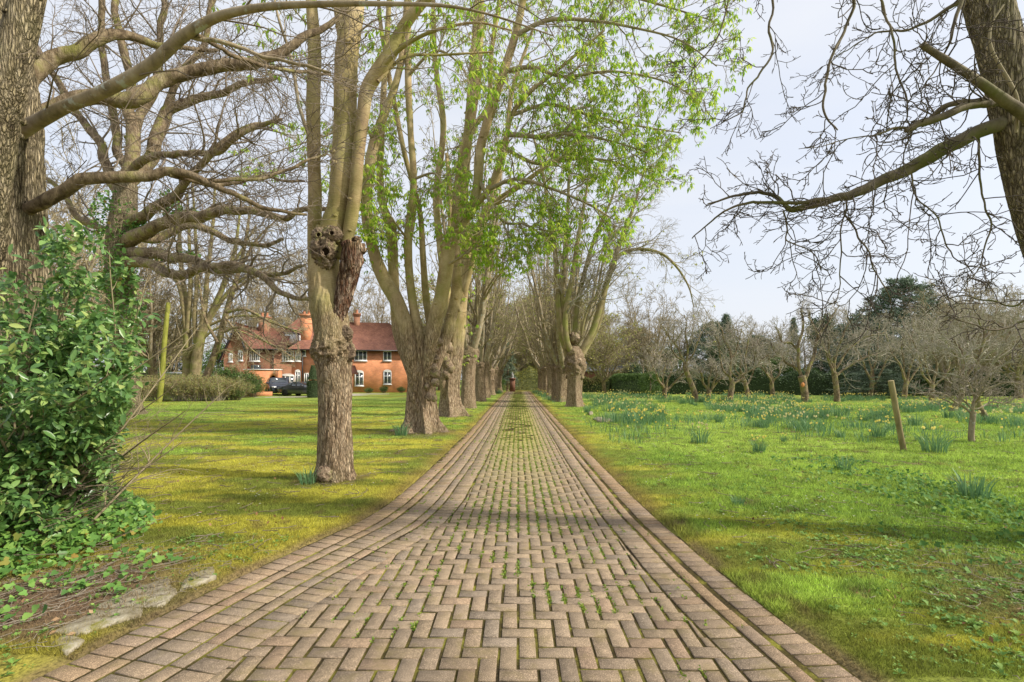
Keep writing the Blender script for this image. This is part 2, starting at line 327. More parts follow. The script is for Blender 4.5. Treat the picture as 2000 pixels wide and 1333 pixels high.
def masks(x, y):
    nA = n2(x*.6, y*1.3, 1.1, 4, 21); nB = n2(x, y, 3.0, 4, 22); nC = n2(x, y, .35, 3, 23)
    left = x < 0; de = np.where(left, xl(y)-x, x-xr(y))   # distance outside the edging
    soil = np.where(left, sm(1.2, .2, np.hypot((x+3.1)/1.1, (y-3.3)/1.2)-.25*(nB-.5)*2)*1.0, sm(1.3, .5, np.hypot((x-3.8)/1.0, (y-3.0)/1.2))*.7)
    soil = np.where(left, soil, soil*.75)*sm(.30, .58, nB+soil*.25)+soil*0; soil = np.maximum(soil, sm(.13, .02, de)*sm(9, 3, y)*sm(.42, .6, nA)*.8)
    soil = np.maximum(soil, sm(-4.6, -5.5, x)*sm(6.5, 4.5, y))
    soil = np.maximum(soil, sm(.68, .75, nB)*.8)
    moss = np.where(left, sm(.38, .55, nA*.55+nC*.45+.10*sm(14, 5, y)-.10*sm(14, 26, y)), sm(.34, .52, nA)*np.maximum(sm(1.5, .15, de), sm(2.0, .7, np.hypot((x-2.35)/.95, (y-3.3)/1.3))))
    return soil, moss, nA, nB, nC, de
def lawn_color(x, y):
    soil, moss, nA, nB, nC, de = masks(x, y)
    g = C_GRASS[None]*(1-sm(.35, .65, nC)[..., None]) + C_GRASS2[None]*sm(.35, .65, nC)[..., None]
    g = g*(1-.55*sm(.52, .7, nB)[..., None]) + C_DEEP[None]*.55*sm(.52, .7, nB)[..., None]
    far = sm(16, 40, y)[..., None]; g = g*(1-far*.6)+C_GRASS2[None]*far*.6
    nD = n2(x*.3, y*1.1, 2.0, 5, 25)[..., None]; m = C_MOSS[None]*(.7+.6*nB[..., None]); q_ = .85*sm(.46, .60, nD); m = m*(1-q_)+np.array((.13, .165, .03))*q_; g = g*(.8+.4*nD)
    c = g*(1-moss[..., None]) + m*moss[..., None]
    edge = (sm(.35, .0, de)*.65*sm(2, 6, y))[..., None]; c = c*(1-edge)+C_OLD[None]*edge
    hi = n2(x, y, 8, 4, 27)[..., None]; h2 = n2(x, y, 2.2, 4, 28)[..., None]; c = c*(.62+.76*hi)*(.82+.36*h2); th = sm(.60, .74, n2(x, y, 5, 4, 29))[..., None]*.6; c = c*(1-th)+np.array((.15, .105, .05))*th
    for tx, ty, tr in ((-2.74, 7.2, .45), (-2.7, 13.6, 1.0), (-2.7, 20, .8)):
        q = sm(1.5, .7, np.hypot(x-tx, y-ty)/tr+(nB-.5)*1.2)[..., None]*.75; c = c*(1-q)+np.array((.17, .13, .06))*q
    return c*(1-soil[..., None]) + C_SOIL[None]*(.7+.6*nB[..., None])*soil[..., None]
def grow_axis(a, b, st, far, ratio=1.17):
    m = list(np.arange(a, b, st)); s = st; q = m[-1]
    while q < far: s *= ratio; q += s; m.append(q)
    return np.array(m)
xp = grow_axis(0, 6.5, .07, 1500); xs = np.concatenate([-xp[::-1][:-1], xp]); ys = grow_axis(1.2, 10, .07, 2500, 1.06); ys = np.concatenate([[-60, -20, -5, 0], ys])
XX, YY = np.meshgrid(xs, ys); gx, gy = XX.ravel(), YY.ravel(); gz = ground_z(gx, gy)
idx = np.arange(len(gx)).reshape(XX.shape); gb = MB()
gb.add(np.stack([gx, gy, gz], -1), np.stack([idx[:-1, :-1], idx[:-1, 1:], idx[1:, 1:], idx[1:, :-1]], -1).reshape(-1, 4), lawn_color(gx, gy))
m, n, b = mat('lawn_ground', .95, .1); a = n.nodes.new('ShaderNodeAttribute'); a.attribute_name = 'Col'
f, v = noise(n, 45, 6); f2, _ = noise(n, 6, 5)
k = ramp(n, f, [(.3, (.35, .35, .33)), (.5, (.95, .95, .95)), (.72, (1.35, 1.3, 1.2))]); c = mixc(n, 1.0, a.outputs['Color'], k, 'MULTIPLY')
c = mixc(n, ramp(n, f2, [(.56, (0, 0, 0)), (.75, (.4, .4, .4))]), c, (.16, .12, .05))
n.links.new(c, b.inputs['Base Color']); bump(n, b, f, .7, .03); M['lawn'] = m
tag(gb.build('lawn', m, smooth=True, color=True), kind='structure')

# joints bed under the pavers
jb = MB(); jy = np.linspace(-1.5, 62.4, 1500)
def bedz(x, y): return drive_h(x, y) - .0062 + .009*sm(4, 16, y)*np.exp(-(x/.62)**4)*sm(.36, .62, n2(x, y, 5, 3, 35)+.12*sm(8, 30, y)) + .008*sm(.22, 0, np.minimum(x-xl(y), xr(y)-x))*sm(3, 12, y)*sm(.4, .6, n2(x, y, 3, 3, 36))
for u0, u1 in zip(np.linspace(0, 1, 41)[:-1], np.linspace(0, 1, 41)[1:]):
    xa = xl(jy)+(xr(jy)-xl(jy))*u0; xb = xl(jy)+(xr(jy)-xl(jy))*u1
    V = np.stack([np.stack([xa, jy, bedz(xa, jy)], -1), np.stack([xb, jy, bedz(xb, jy)], -1)], 1).reshape(-1, 3); i = np.arange(len(jy)-1)*2
    jb.add(V, np.stack([i, i+1, i+3, i+2], -1))
m, n, b = mat('mossy_joint_bed', 1, .1); f, _ = noise(n, 3.5, 6); f2, _ = noise(n, 60, 4)
c = ramp(n, f, [(.36, (.045, .034, .018)), (.50, (.085, .068, .022)), (.66, (.26, .25, .04))]); c = mixc(n, 1.0, c, ramp(n, f2, [(.3, (.5, .5, .5)), (.7, (1.2, 1.2, 1.2))]), 'MULTIPLY')
n.links.new(c, b.inputs['Base Color']); bump(n, b, f2, .8, .01)
tag(jb.build('drive_bedding', m, smooth=True), kind='structure')

# pavers: edging courses follow the edge, herringbone between them
rects = []          # each: 4 corner points in plan (before clamping), kind
BW, BL = .105, .21
def course(edge, sgn, off, wid, pitch, y0=-1.2, y1=62.2, kind=0):
    y = y0
    while y < y1:
        t = 1.0; ds = pitch/np.hypot(1, (edge(y+.05)-edge(y-.05))/.1)
        ya, yb = y, y+ds
        ta = (edge(ya+.05)-edge(ya-.05))/.1; tb = (edge(yb+.05)-edge(yb-.05))/.1
        def pt(yy, tt, o): nx_, ny_ = 1/np.hypot(1, tt), -tt/np.hypot(1, tt); return (edge(yy)+sgn*o*nx_, yy+sgn*o*ny_)
        rects.append(([pt(ya, ta, off), pt(ya, ta, off+wid), pt(yb, tb, off+wid), pt(yb, tb, off)], kind)); y = yb
xls = lambda y: np.interp(y, YS, XLS); xrs = lambda y: np.interp(y, YS, XRS)
YS = np.arange(-3, 66, .1); ker = np.hanning(13); ker /= ker.sum()
XLS = np.convolve(np.pad(xl(YS), 6, mode='edge'), ker, 'valid'); XRS = np.convolve(np.pad(xr(YS), 6, mode='edge'), ker, 'valid')
course(xls, 1, .015, BL-.01, BW, kind=1); course(xls, 1, BL+.015, BW, BL, kind=1); course(xls, 1, BL+BW+.025, BL, BW, kind=0); course(xls, 1, 2*BL+BW+.03, BW, BL, kind=0); course(xls, 1, 2*BL+2*BW+.035, BL, BW, kind=0)
course(xrs, -1, .015, BL-.01, BW, kind=2); course(xrs, -1, BL+.035, BW, BL, kind=1); course(xrs, -1, BL+BW+.045, BL, BW, kind=0)
inl = lambda y: xls(y)+3*BL+2*BW+.045; inr = lambda y: xrs(y)-(2*BL+BW+.05)
# 90 degree herringbone on a BW grid: cell (i, j) of the staircase
for j in range(-14, 596):
    for i in range(-30, 20):
        k = (i - j) % 4
        x0, y0 = i*BW, j*BW
        if k == 0: r = (x0, x0+BL, y0, y0+BW)
        elif k == 2: r = (x0+BW*0, x0+BW, y0-BW*0, y0+BL) if False else None
        else: r = None
        if r is None and k == 3: r = (x0, x0+BW, y0, y0+BL)
        if r is None: continue
        xm, ym = (r[0]+r[1])/2, (r[2]+r[3])/2
        if ym > 62.2 or r[1] < inl(ym)+.02 or r[0] > inr(ym)-.02: continue
        c = [(r[0], r[2]), (r[1], r[2]), (r[1], r[3]), (r[0], r[3])]
        c = [(min(max(q[0], float(inl(q[1]))), float(inr(q[1]))), q[1]) for q in c]
        if c[1][0]-c[0][0] < .025 and c[2][0]-c[3][0] < .025: continue
        rects.append((c, 0))
A = np.array([r[0] for r in rects]); KD = np.array([r[1] for r in rects]); nb = len(A)
cen = A.mean(1, keepdims=True)
jx = rng.normal(size=(nb, 1, 2))*.0016; ang = rng.normal(size=nb)*.008
dv = A-cen; ln = np.linalg.norm(dv, axis=-1, keepdims=True)
def inset(g, g2):                                       # pull all four sides in by g metres
    e0 = np.roll(dv, -1, 1)-dv; L = np.linalg.norm(e0, axis=-1, keepdims=True)
    w = (L[:, 0]+L[:, 2])/2; h = (L[:, 1]+L[:, 3])/2
    s0 = np.clip(1-2*g/np.maximum(w, .02), .2, 1); s1 = np.clip(1-2*g2/np.maximum(h, .02), .2, 1)
    a = nrm(e0[:, 0]-e0[:, 2]); p = (dv*a[:, None]).sum(-1, keepdims=True)*a[:, None]
    return p*s0[:, None]+(dv-p)*s1[:, None]
gap = .0042*(1+rng.random(nb)*.7)[:, None, None]
def rot(d): ca, sa = np.cos(ang)[:, None], np.sin(ang)[:, None]; return np.stack([d[..., 0]*ca-d[..., 1]*sa, d[..., 0]*sa+d[..., 1]*ca], -1)
gr = rng.random((nb, 1))*.003; outer = rot(inset(.0072+gr, .0068))+cen+jx; inner = rot(inset(.0090+gr, .0085))+cen+jx
hz = drive_h(cen[:, 0, 0], cen[:, 0, 1])+rng.normal(size=nb)*.0009; hz += 0
tl = rng.normal(size=(nb, 2))*.006
def zz(p, dz): return hz[:, None]+dz+((p-cen)*tl[:, None]).sum(-1)
def v3(p, dz): return np.concatenate([p, zz(p, dz)[..., None]], -1)
V = np.concatenate([v3(outer, -.03), v3(outer, -.0022), v3(inner, .0)], 1)
pal = np.array([(.32, .25, .175), (.30, .24, .175), (.28, .228, .172), (.245, .21, .17), (.34, .27, .185), (.305, .22, .155), (.325, .235, .16)])
pw = np.array([.26, .22, .16, .10, .16, .06, .04]); pal = (pal*.62+pal.mean(0)*.38)*np.array((1.0, .962, .90)); ci = rng.choice(7, nb, p=pw); col = pal[ci]*rng.uniform(.82, 1.03, nb)[:, None]
ed = KD > 0; col[ed] = (col[ed]*.88+np.array((.34, .20, .12))*.12)
pn = n2(cen[:, 0, 0], cen[:, 0, 1], .9, 3, 31); nearw = sm(9, 3, cen[:, 0, 1])
col = col*(1-.20*(nearw*sm(.45, .62, pn))[:, None])
mossw = sm(4, 14, cen[:, 0, 1])*np.exp(-(cen[:, 0, 0]/.62)**4)*sm(.10, .55, n2(cen[:, 0, 0], cen[:, 0, 1], 3, 3, 33)+.1)
edgew = .35*sm(.42, .6, n2(cen[:, 0, 0], cen[:, 0, 1], 2.5, 3, 34))*(KD > 0)+np.maximum(sm(.3, .0, cen[:, 0, 0]-xls(cen[:, 0, 1])), sm(.3, 0, xrs(cen[:, 0, 1])-cen[:, 0, 0]))*.5*sm(4, 14, cen[:, 0, 1])
ew = np.clip(edgew, 0, .6)[:, None]; col = col*(1-ew)+np.array((.27, .175, .08))*ew; mw = np.clip(mossw*.8, 0, .85)[:, None]; col = col*(1-mw)+np.array((.34, .32, .075))*mw
i = np.arange(nb)[:, None]*12; F4 = []
for lo, hi in ((0, 4), (4, 8)):
    for q in range(4): F4.append(np.stack([i[:, 0]+lo+q, i[:, 0]+lo+(q+1) % 4, i[:, 0]+hi+(q+1) % 4, i[:, 0]+hi+q], -1))
F4.append(np.stack([i[:, 0]+8, i[:, 0]+9, i[:, 0]+10, i[:, 0]+11], -1))
db = MB(); db.add(V.reshape(-1, 3), np.concatenate(F4), np.repeat(col, 12, 0))
m, n, b = mat('paver', .9, .2); a = n.nodes.new('ShaderNodeAttribute'); a.attribute_name = 'Col'
f, _ = noise(n, 210, 2, rough=.8); f2, _ = noise(n, 5, 6); f3, _ = noise(n, 22, 5)
c = mixc(n, 1.0, a.outputs['Color'], ramp(n, f, [(.30, (.30, .29, .28)), (.44, (.92, .92, .92)), (.59, (1.05, 1.05, 1.05)), (.66, (2.6, 2.55, 2.5))]), 'MULTIPLY')
c = mixc(n, 1.0, c, ramp(n, f3, [(.3, (.78, .78, .78)), (.7, (1.15, 1.15, 1.15))]), 'MULTIPLY')
c = mixc(n, ramp(n, f2, [(.53, (0, 0, 0)), (.70, (.55, .55, .55))]), c, (.19, .15, .06))
n.links.new(c, b.inputs['Base Color']); bump(n, b, f, .5, .004)
tag(db.build('driveway', m, color=True), kind='structure')

# ------------------------------------------------------------------ grass, moss, weeds, daisies
def blades(npts, D0, D1, side, h_fn, w0, seed, xmax=1.12):
    r = np.random.default_rng(seed); 
    D = D0*(D1/D0)**r.random(npts); half = D*1.07*xmax+.4
    x = np.where(side < 0, xl(D)-r.random(npts)*(half+xl(D)), xr(D)+r.random(npts)*(half-xr(D)))
    keep = (x > -half) & (x < half); x, D = x[keep], D[keep]
    return r, x, D
def grass(name, npts, D0, D1, side, seed, hm, hg, w0, keepfn=None):
    r, x, y = blades(npts, D0, D1, side, None, w0, seed)
    if keepfn is not None: k = keepfn(x, y, r); x, y = x[k], y[k]
    soil, moss, nA, nB, nC, de = masks(x, y); k = r.random(len(x)) > soil*.93; x, y, moss, nB = x[k], y[k], moss[k], nB[k]
    N = len(x); h = (hm*moss+hg*(1-moss))*r.uniform(.5, 1.4, N)*(.6+.9*nB)*(.55+1.0*n2(x, y, 7, 3, 43)); w = w0*(1+y/7)*r.uniform(.6, 1.4, N)*(1-.3*moss)
    a = r.uniform(0, 6.28, N); ln = r.uniform(.15, 1.0, N)*h; la = r.uniform(0, 6.28, N)
    z = ground_z(x, y)-.006; dx, dy = np.cos(a)*w/2, np.sin(a)*w/2
    c = lawn_color(x, y)*r.uniform(.4, 1.9, N)[:, None]*np.where(r.random(N) < .04, 1.5, 1)[:, None]
    v = np.stack([np.stack([x-dx, y-dy, z], -1), np.stack([x+dx, y+dy, z], -1), np.stack([x+np.cos(la)*ln, y+np.sin(la)*ln, z+h], -1)], 1)
    mb = MB(); mb.add(v.reshape(-1, 3), np.arange(3*N).reshape(-1, 3), np.repeat(c, 3, 0)); return mb
m = bpy.data.materials.new('grass_blade'); m.use_nodes = True; n = m.node_tree; b = n.nodes['Principled BSDF']; b.inputs['Roughness'].default_value = .6; b.inputs['Specular IOR Level'].default_value = .25
a = n.nodes.new('ShaderNodeAttribute'); a.attribute_name = 'Col'; c = mixc(n, 1.0, a.outputs['Color'], (1.15, 1.15, 1.1), 'MULTIPLY'); n.links.new(c, b.inputs['Base Color'])
t = n.nodes.new('ShaderNodeBsdfTranslucent'); n.links.new(c, t.inputs[0]); s = n.nodes.new('ShaderNodeMixShader'); s.inputs[0].default_value = .45
n.links.new(b.outputs[0], s.inputs[1]); n.links.new(t.outputs[0], s.inputs[2]); n.links.new(s.outputs[0], n.nodes['Material Output'].inputs[0]); M['blade'] = m
GS = 1.0
gm = grass('moss_lawn', int(500000*GS), 2.6, 34, -1, 41, .028, .036, .0038); tag(gm.build('mossy_grass', m, color=True), kind='stuff')
gm = grass('meadow', int(500000*GS), 2.4, 34, 1, 42, .020, .042, .004); tag(gm.build('meadow_grass', m, color=True), kind='stuff')

# weeds and moss tufts growing out of the joints
wb = MB(); r = np.random.default_rng(5)
N = 7000; y = 2.4*(50/2.4)**r.random(N); x = r.normal(size=N)*.40; x = np.where(r.random(N) < .12, r.uniform(-1.4, 1.3, N), x)
x = np.round(x/BW)*BW+r.normal(size=N)*.004; dens = n2(x, y, 1.2, 3, 51); k = (dens > .47-.12*sm(4, 12, y)) & (x > xl(y)+.05) & (x < xr(y)-.05); x, y = x[k], y[k]
P = np.stack([x, y, drive_h(x, y)-.006], -1); per = 9; B = np.repeat(P, per, 0)+r.normal(size=(len(P)*per, 3))*np.array((.007, .018, .001))
d = nrm(r.normal(size=B.shape)*np.array((1, 1, .3))+np.array((0, 0, .9))); nv = nrm(r.normal(size=B.shape)+np.array((0, 0, 1.)))
l = .012*r.uniform(.5, 2.0, len(B))*(1+B[:, 1]*.03); leaves_quads(wb, B, d, nv, l, l*.6)
tag(wb.build('joint_weeds', leafmat('joint_weed', [(0, (.13, .24, .03)), (.6, (.22, .30, .04)), (1, (.30, .32, .05))], .6, .3)), kind='stuff')
# broad-leaved weeds in the grass on the right, and some at the left border
wb = MB(); N = 15000; y = 2.4*(13/2.4)**r.random(N); x = xr(y)+.15+(y*1.1+.4-xr(y))*r.random(N)
k = r.random(N) < (.15+.85*sm(.36, .60, n2(x, y, 1.3, 3, 61)))*sm(-.1, 1.6, x-xr(y)+.5*sm(4.5, 2.5, y))*(1-.6*sm(5.5, 10, y)); x, y = x[k], y[k]
N2 = 520; y2 = r.uniform(2.3, 4.6, N2); x2 = xl(y2)-.1-r.random(N2)*1.4; x = np.concatenate([x, x2]); y = np.concatenate([y, y2])
P = np.stack([x, y, ground_z(x, y)], -1); per = 6; B = np.repeat(P, per, 0); az = r.uniform(0, 6.28, len(B))
sz = np.repeat(.32+.9*r.random(len(P))**2.5, per); d = nrm(np.stack([np.cos(az), np.sin(az), r.uniform(.15, 1.1, len(B))], -1)); B = B+d*.006+np.array((0, 0, .008))
leaves_quads(wb, B, d, np.tile((0, 0, 1.), (len(B), 1)), .038*sz, .021*sz, .2)
tag(wb.build('broadleaf_weeds', leafmat('weed_leaf', [(0, (.10, .20, .04)), (.5, (.17, .32, .06)), (1, (.32, .46, .11))], .6, .35)), kind='stuff')
# daisies, primroses and fallen leaves
wb = MB(); N = 1500; y = 5*(26/5)**r.random(N); x = np.where(r.random(N) < .5, xr(y)+.3+r.random(N)*y, xl(y)-.3-r.random(N)*y)
k = n2(x, y, .8, 3, 71) > .53; x, y = x[k], y[k]; P = np.stack([x, y, ground_z(x, y)+.03], -1)
for q in range(6):
    a = q*pi/3; d = np.tile((cos(a), sin(a), .25), (len(P), 1)); leaves_quads(wb, P, nrm(d), np.tile((0, 0, 1.), (len(P), 1)), np.full(len(P), .012)*(1+y*.05), np.full(len(P), .008)*(1+y*.05))
tag(wb.build('daisies', M['blossom']), kind='stuff')
wb = MB(); N = 1500; y = 2.4*(12/2.4)**r.random(N); x = np.where(r.random(N) < .55, xr(y)+.6+r.random(N)*y, xl(y)-.2-r.random(N)*y*.8); z = ground_z(x, y)+.022
k = n2(x, y, .7, 3, 72) > .45; P = np.stack([x, y, z], -1)[k]; small_leaves(wb, r, P, .035, .6, 2.0)
tag(wb.build('fallen_leaves', leafmat('fallen_leaf', [(0, (.16, .07, .03)), (.6, (.28, .15, .07)), (1, (.38, .27, .15))], .8, .1)), kind='stuff')
# dead stalks and sticks on the bare soil
wb = MB(); N = 900; sx = np.concatenate([r.normal(-3.2, .5, N//2), r.normal(3.7, .55, N//2)]); sy = np.concatenate([r.normal(3.5, .55, N//2), r.normal(3.3, .9, N//2)])
a = r.uniform(0, 6.28, N); L = r.uniform(.04, .22, N); P = np.zeros((N, 4, 3))
for q in range(4): P[:, q, 0] = sx+np.cos(a+.25*q)*L*q/3; P[:, q, 1] = sy+np.sin(a+.25*q)*L*q/3; P[:, q, 2] = ground_z(P[:, q, 0], P[:, q, 1])+.014+.012*r.random(N)
k = (P[:, :, 0] < xl(P[:, :, 1])-.03).all(1) | (P[:, :, 0] > xr(P[:, :, 1])+.03).all(1); P = P[k]
tubes(wb, P, np.full(P.shape[:2], .0022), 3); tag(wb.build('dead_stalks', M['twig_pale']), kind='stuff')

wb = MB(); N = 900; sy = 3.5*(24/3.5)**r.random(N); sx = np.where(r.random(N) < .6, xl(sy)-.2-r.random(N)*sy*.75, xr(sy)+.3+r.random(N)*sy); a = r.uniform(0, 6.28, N); L = r.uniform(.03, .22, N)*(1+sy*.05); P = np.zeros((N, 4, 3))
for q in range(4): P[:, q, 0] = sx+np.cos(a+.2*q)*L*q/3; P[:, q, 1] = sy+np.sin(a+.2*q)*L*q/3; P[:, q, 2] = ground_z(P[:, q, 0], P[:, q, 1])+.03
P = P[(P[:, :, 0] < xl(P[:, :, 1])-.05).all(1) | (P[:, :, 0] > xr(P[:, :, 1])+.05).all(1)]; tubes(wb, P, np.repeat((.002+.0004*P[:, :1, 1]), 4, 1), 3); tag(wb.build('fallen_twigs', M['twig']), kind='stuff')
# flagstones at the drive edge
def slab(px, name, label, h=.012, grp='flat stones beside the drive'):
    g = np.array([G(a, b_)[:2] for a, b_ in px]); c = g.mean(0); mb = MB(); pts = []
    for q in range(len(g)):
        a, b_ = g[q], g[(q+1) % len(g)]
        for t in (0, .33, .66): p = a+(b_-a)*t; pts.append(p+(np.array([n2(np.array(p[0]), np.array(p[1]), 9, 2, 81), n2(np.array(p[0]), np.array(p[1]), 9, 2, 82)])-.5)*.03)
    pts = np.array(pts); n_ = len(pts); z0 = float(ground_z(np.array(c[0]), np.array(c[1])))-.006
    rings = [(1, -.04), (1, h*.7), (.96, h), (.55, h+.006), (.0, h+.002)]
    v = np.concatenate([np.concatenate([(pts-c)*s_, np.full((n_, 1), z_)], 1) for s_, z_ in rings]); v[:, 2] += (n2(v[:, 0], v[:, 1], 7, 3, 83)-.5)*.02*(v[:, 2] > 0)
    ii = np.arange(n_); f = np.concatenate([np.stack([k_*n_+ii, k_*n_+(ii+1) % n_, (k_+1)*n_+(ii+1) % n_, (k_+1)*n_+ii], -1) for k_ in range(len(rings)-1)])
    mb.add(v, f); o = mb.build(name, M['stone']); o.location = (c[0], c[1], z0+.0); return tag(o, label, 'stone', grp)
slab([(352, 1162), (356, 1148), (372, 1130), (415, 1116), (421, 1137)], 'flat_stone', 'squarish pale flagstone beside the paver edge, farthest from the camera of four')
slab([(182, 1196), (250, 1163), (330, 1136), (336, 1150), (349, 1166), (318, 1191), (235, 1199)], 'flat_stone', 'long pale flagstone with a white lichen spot beside the left drive edge')
slab([(96, 1250), (190, 1205), (285, 1192), (276, 1212), (160, 1250)], 'flat_stone', 'broad mossy flagstone between the white-spotted slab and the small corner slab')
slab([(97, 1268), (135, 1246), (167, 1262), (130, 1286)], 'flat_stone', 'small square flagstone nearest the bottom left corner beside the pavers')
slab([(262, 1016), (300, 1008), (303, 1014), (285, 1029), (266, 1026)], 'flat_stone', 'small pale stone lying in the moss near the ivy bush')
slab([(235, 1004), (285, 1003), (290, 1007), (262, 1012)], 'flat_stone', 'thin flat stone half sunk in moss behind a small pale stone')
slab([(1158, 821), (1166, 818), (1200, 822), (1198, 826), (1170, 827)], 'flat_stone', 'brown flat stone in the grass right of the drive in front of the burred tree', .06)
slab([(1150, 809), (1157, 808), (1158, 812), (1151, 813)], 'flat_stone', 'tiny whitish stone in the grass behind a brown flat stone', .08)
# ------------------------------------------------------------------ trees
def furrow(amp=.05, sc=14, vz=.12, s=0, low=.10, butt=0, bh=.35, nbt=5, ph=0, flute=0, burl=None):
    def d(th, v):
        z = v[..., 2:3]; q = v*np.array((sc, sc, sc*vz)); a = (1-np.abs(fbm(q, 4, s)*2-1)*2)*amp
        r = a + (fbm(v*2.3, 3, s+9)-.5)*2*low
        if burl: e_ = np.exp(-((v[..., 2]-burl[0])/burl[1])**2); q2 = fbm(v*burl[3], 4, s+31); r = r + e_*burl[2]*(.35+(1-np.abs(2*q2-1)*3.2))
        if flute: r = r + flute*(1-np.abs(np.sin(nbt*th/2+ph+v[..., 2]*.25))**.7*2)*np.clip(1.2-v[..., 2]*.25, .2, 1)
        if butt: r = r + butt*np.exp(-v[..., 2]/bh)*(.45+.75*np.clip(np.cos(nbt*th+ph+.5*np.sin(2*th+ph)), -.6, 1))
        return r
    return d
def knobs(mb, rng, P, R, n, s=.45):
    """small scars and swellings along a smooth limb"""
    i = rng.integers(2, len(P)-2, n)
    for k in i:
        a = rng.uniform(0, 6.28); c = P[k]+np.array((cos(a), sin(a), 0))*R[k]*.85
        blob(mb, rng, c, R[k]*s*rng.uniform(.5, 1)*np.array((1, 1, .7)), .25, 2, 10, 7, seed=int(rng.integers(99)))
class Tree:
    def __init__(s, name, base, label, cat='tree', group=None, seed=0):
        s.base = np.array(base, float); s.rng = np.random.default_rng(seed); s.root = empty(name, s.base, 0, label, cat, group)
        s.tw = MB(); s.lf = MB(); s.P = []; s.pp = {}
    def trunk(s, rows, m, sides=48, K=70, disp=None, name='trunk', px=True):
        P, R = pxline(rows, K) if px else (smooth_line([r[:3] for r in rows], K), smooth_line([[r[3]]*2 for r in rows], K)[:, 0])
        mb = MB(); loft(mb, P, R, sides, disp); s.tr = mb.build(name, m, s.root, True, origin=s.base); return P, R
    def limb(s, rows, m, sides=14, K=40, n=5, px=True, name='limb', amp=.03, low=.10, parent=None, kink=0):
        P, R = pxline(rows, K) if px else (smooth_line([r[:3] for r in rows], K), smooth_line([[r[3]]*2 for r in rows], K)[:, 0])
        mb = MB(); sd_ = int(s.rng.integers(99))
        if kink: P = P + np.stack([fbm(P*4.5/(kink*12)+q*9+sd_, 3, q)-.5 for q in (0, 1, 2)], -1)*kink*np.minimum(1, np.arange(K)/5)[:, None]
        loft(mb, P, R, sides, lambda th, v: (fbm(v*np.array((9, 9, 3)), 3, sd_)-.5)*2*amp+(fbm(v*1.7, 3, sd_+5)-.5)*2*low)
        if n: knobs(mb, s.rng, P, R, n)
        o = mb.build(name, m, s.root, True, origin=s.base); s.P.append((P, R)); return P, R
    def part(s, mb, name, m, parent=None, smooth=True):
        return mb.build(name, m, parent or s.root, smooth, origin=s.base)
    def grow(s, P, R, levels, sides=(5, 4, 3, 3), rec=True):
        """levels: list of kids() kwargs; returns last level"""
        if P.ndim == 2: P, R = P[None], R[None]
        outs = []
        D_ = getattr(s, 'D', None) or abs(s.base[1]); mn = getattr(s, 'mn', (.7, .5, .36)); mn = mn if D_ < 25 else (.52, .36, .28)
        for q, kw in enumerate(levels):
            kw = dict(kw, rmin=mn[min(q, 2)]*D_/F); P, R = kids(s.rng, P, R, **kw); tubes(s.tw, P, R, sides[min(q, 3)]); outs.append((P, R))
        return outs
    def done(s, twm, lfm=None, crown='branches', leafname='leaves'):
        if s.tw.v: s.tw.build(crown, twm, s.root, True, origin=s.base)
        if s.lf.v: s.lf.build(leafname, lfm, s.root, False, origin=s.base)
        return s.root
def tips(outs, frac=1.0, rng=None, at=(-1,)):
    p = np.concatenate([o[:, a] for o in outs for a in at]); 
    return p if frac >= 1 else p[rng.random(len(p)) < frac]
TW = lambda per, L, **k: dict(per=per, L=L, **k)

# --- first tree on the left: straight furrowed trunk, burrs, a rotten hollow stub, three pale stems
t = Tree('pollarded_tree', G(653, 941), 'nearest drive tree on the left with knobbly burrs and a rotten hollow stub', group='trees lining the drive', seed=1)
P, R = t.trunk([(652, 946, 7.2, 41), (653, 930, 7.2, 35), (654, 900, 7.2, 32), (654, 840, 7.2, 30), (655, 770, 7.2, 30), (653, 715, 7.2, 31), (651, 690, 7.2, 34), (650, 665, 7.2, 32), (648, 640, 7.2, 31), (641, 600, 7.2, 32), (635, 560, 7.2, 28), (634, 520, 7.2, 26), (637, 480, 7.2, 26), (645, 450, 7.2, 25)], M['bark_t1'], 110, 200, furrow(.075, 22, .10, 3, .08, .28, .16, 6, 1.2, burl=(1.93, .17, .17, 10)))
bm_ = MB(); rg = t.rng
for (px, py, dd, r_, rz_, sd_) in [(682, 690, 7.12, 12, 1.3, 4), (676, 652, 7.08, 13, 1.1, 6), (611, 575, 7.15, 10, .8, 7)]:
    bm_ = MB(); r0 = r_*7.1/F; blob(bm_, rg, Q(px, py, dd), (r0*.80, r0*.36, r0*rz_*.85), .5, 3.2, 60, 40, seed=sd_, ridge=True); t.part(bm_, 'burr', M['bark_burr'], t.tr)
bm_ = MB()
for (px, py, dd, r_, rz_, sd_) in [(632, 488, 7.0, 23, .95, 8), (648, 460, 7.02, 18, .8, 9), (625, 462, 7.02, 14, 1.0, 10), (635, 510, 7.03, 18, .8, 11)]:
    bm_ = MB(); r0 = r_*7.1/F; blob(bm_, rg, Q(px, py, dd), (r0*.95, r0*.5, r0*rz_), .42, 3.0, 60, 40, seed=sd_, ridge=True); t.part(bm_, 'burr', M['bark_burr'], t.tr)
for px, py, r_ in [(636, 492, 8.5), (626, 496, 5), (622, 459, 4.5), (648, 456, 4.5)]:
    bm_ = MB(); blob(bm_, rg, Q(px, py, 6.89), np.array((1, .35, 1))*r_*6.85/F, .3, 2, 18, 12); t.part(bm_, 'knothole', M['hole'], t.tr)
    bm_ = MB(); a_ = np.linspace(0, 2*pi, 16); tubes(bm_, Q(px, py, 6.875)+np.stack([np.cos(a_), a_*0, np.sin(a_)], -1)*r_*1.15*6.85/F, np.full(16, r_*.32*6.85/F), 6); t.part(bm_, 'knot_rim', M['bark_burr'], t.tr)
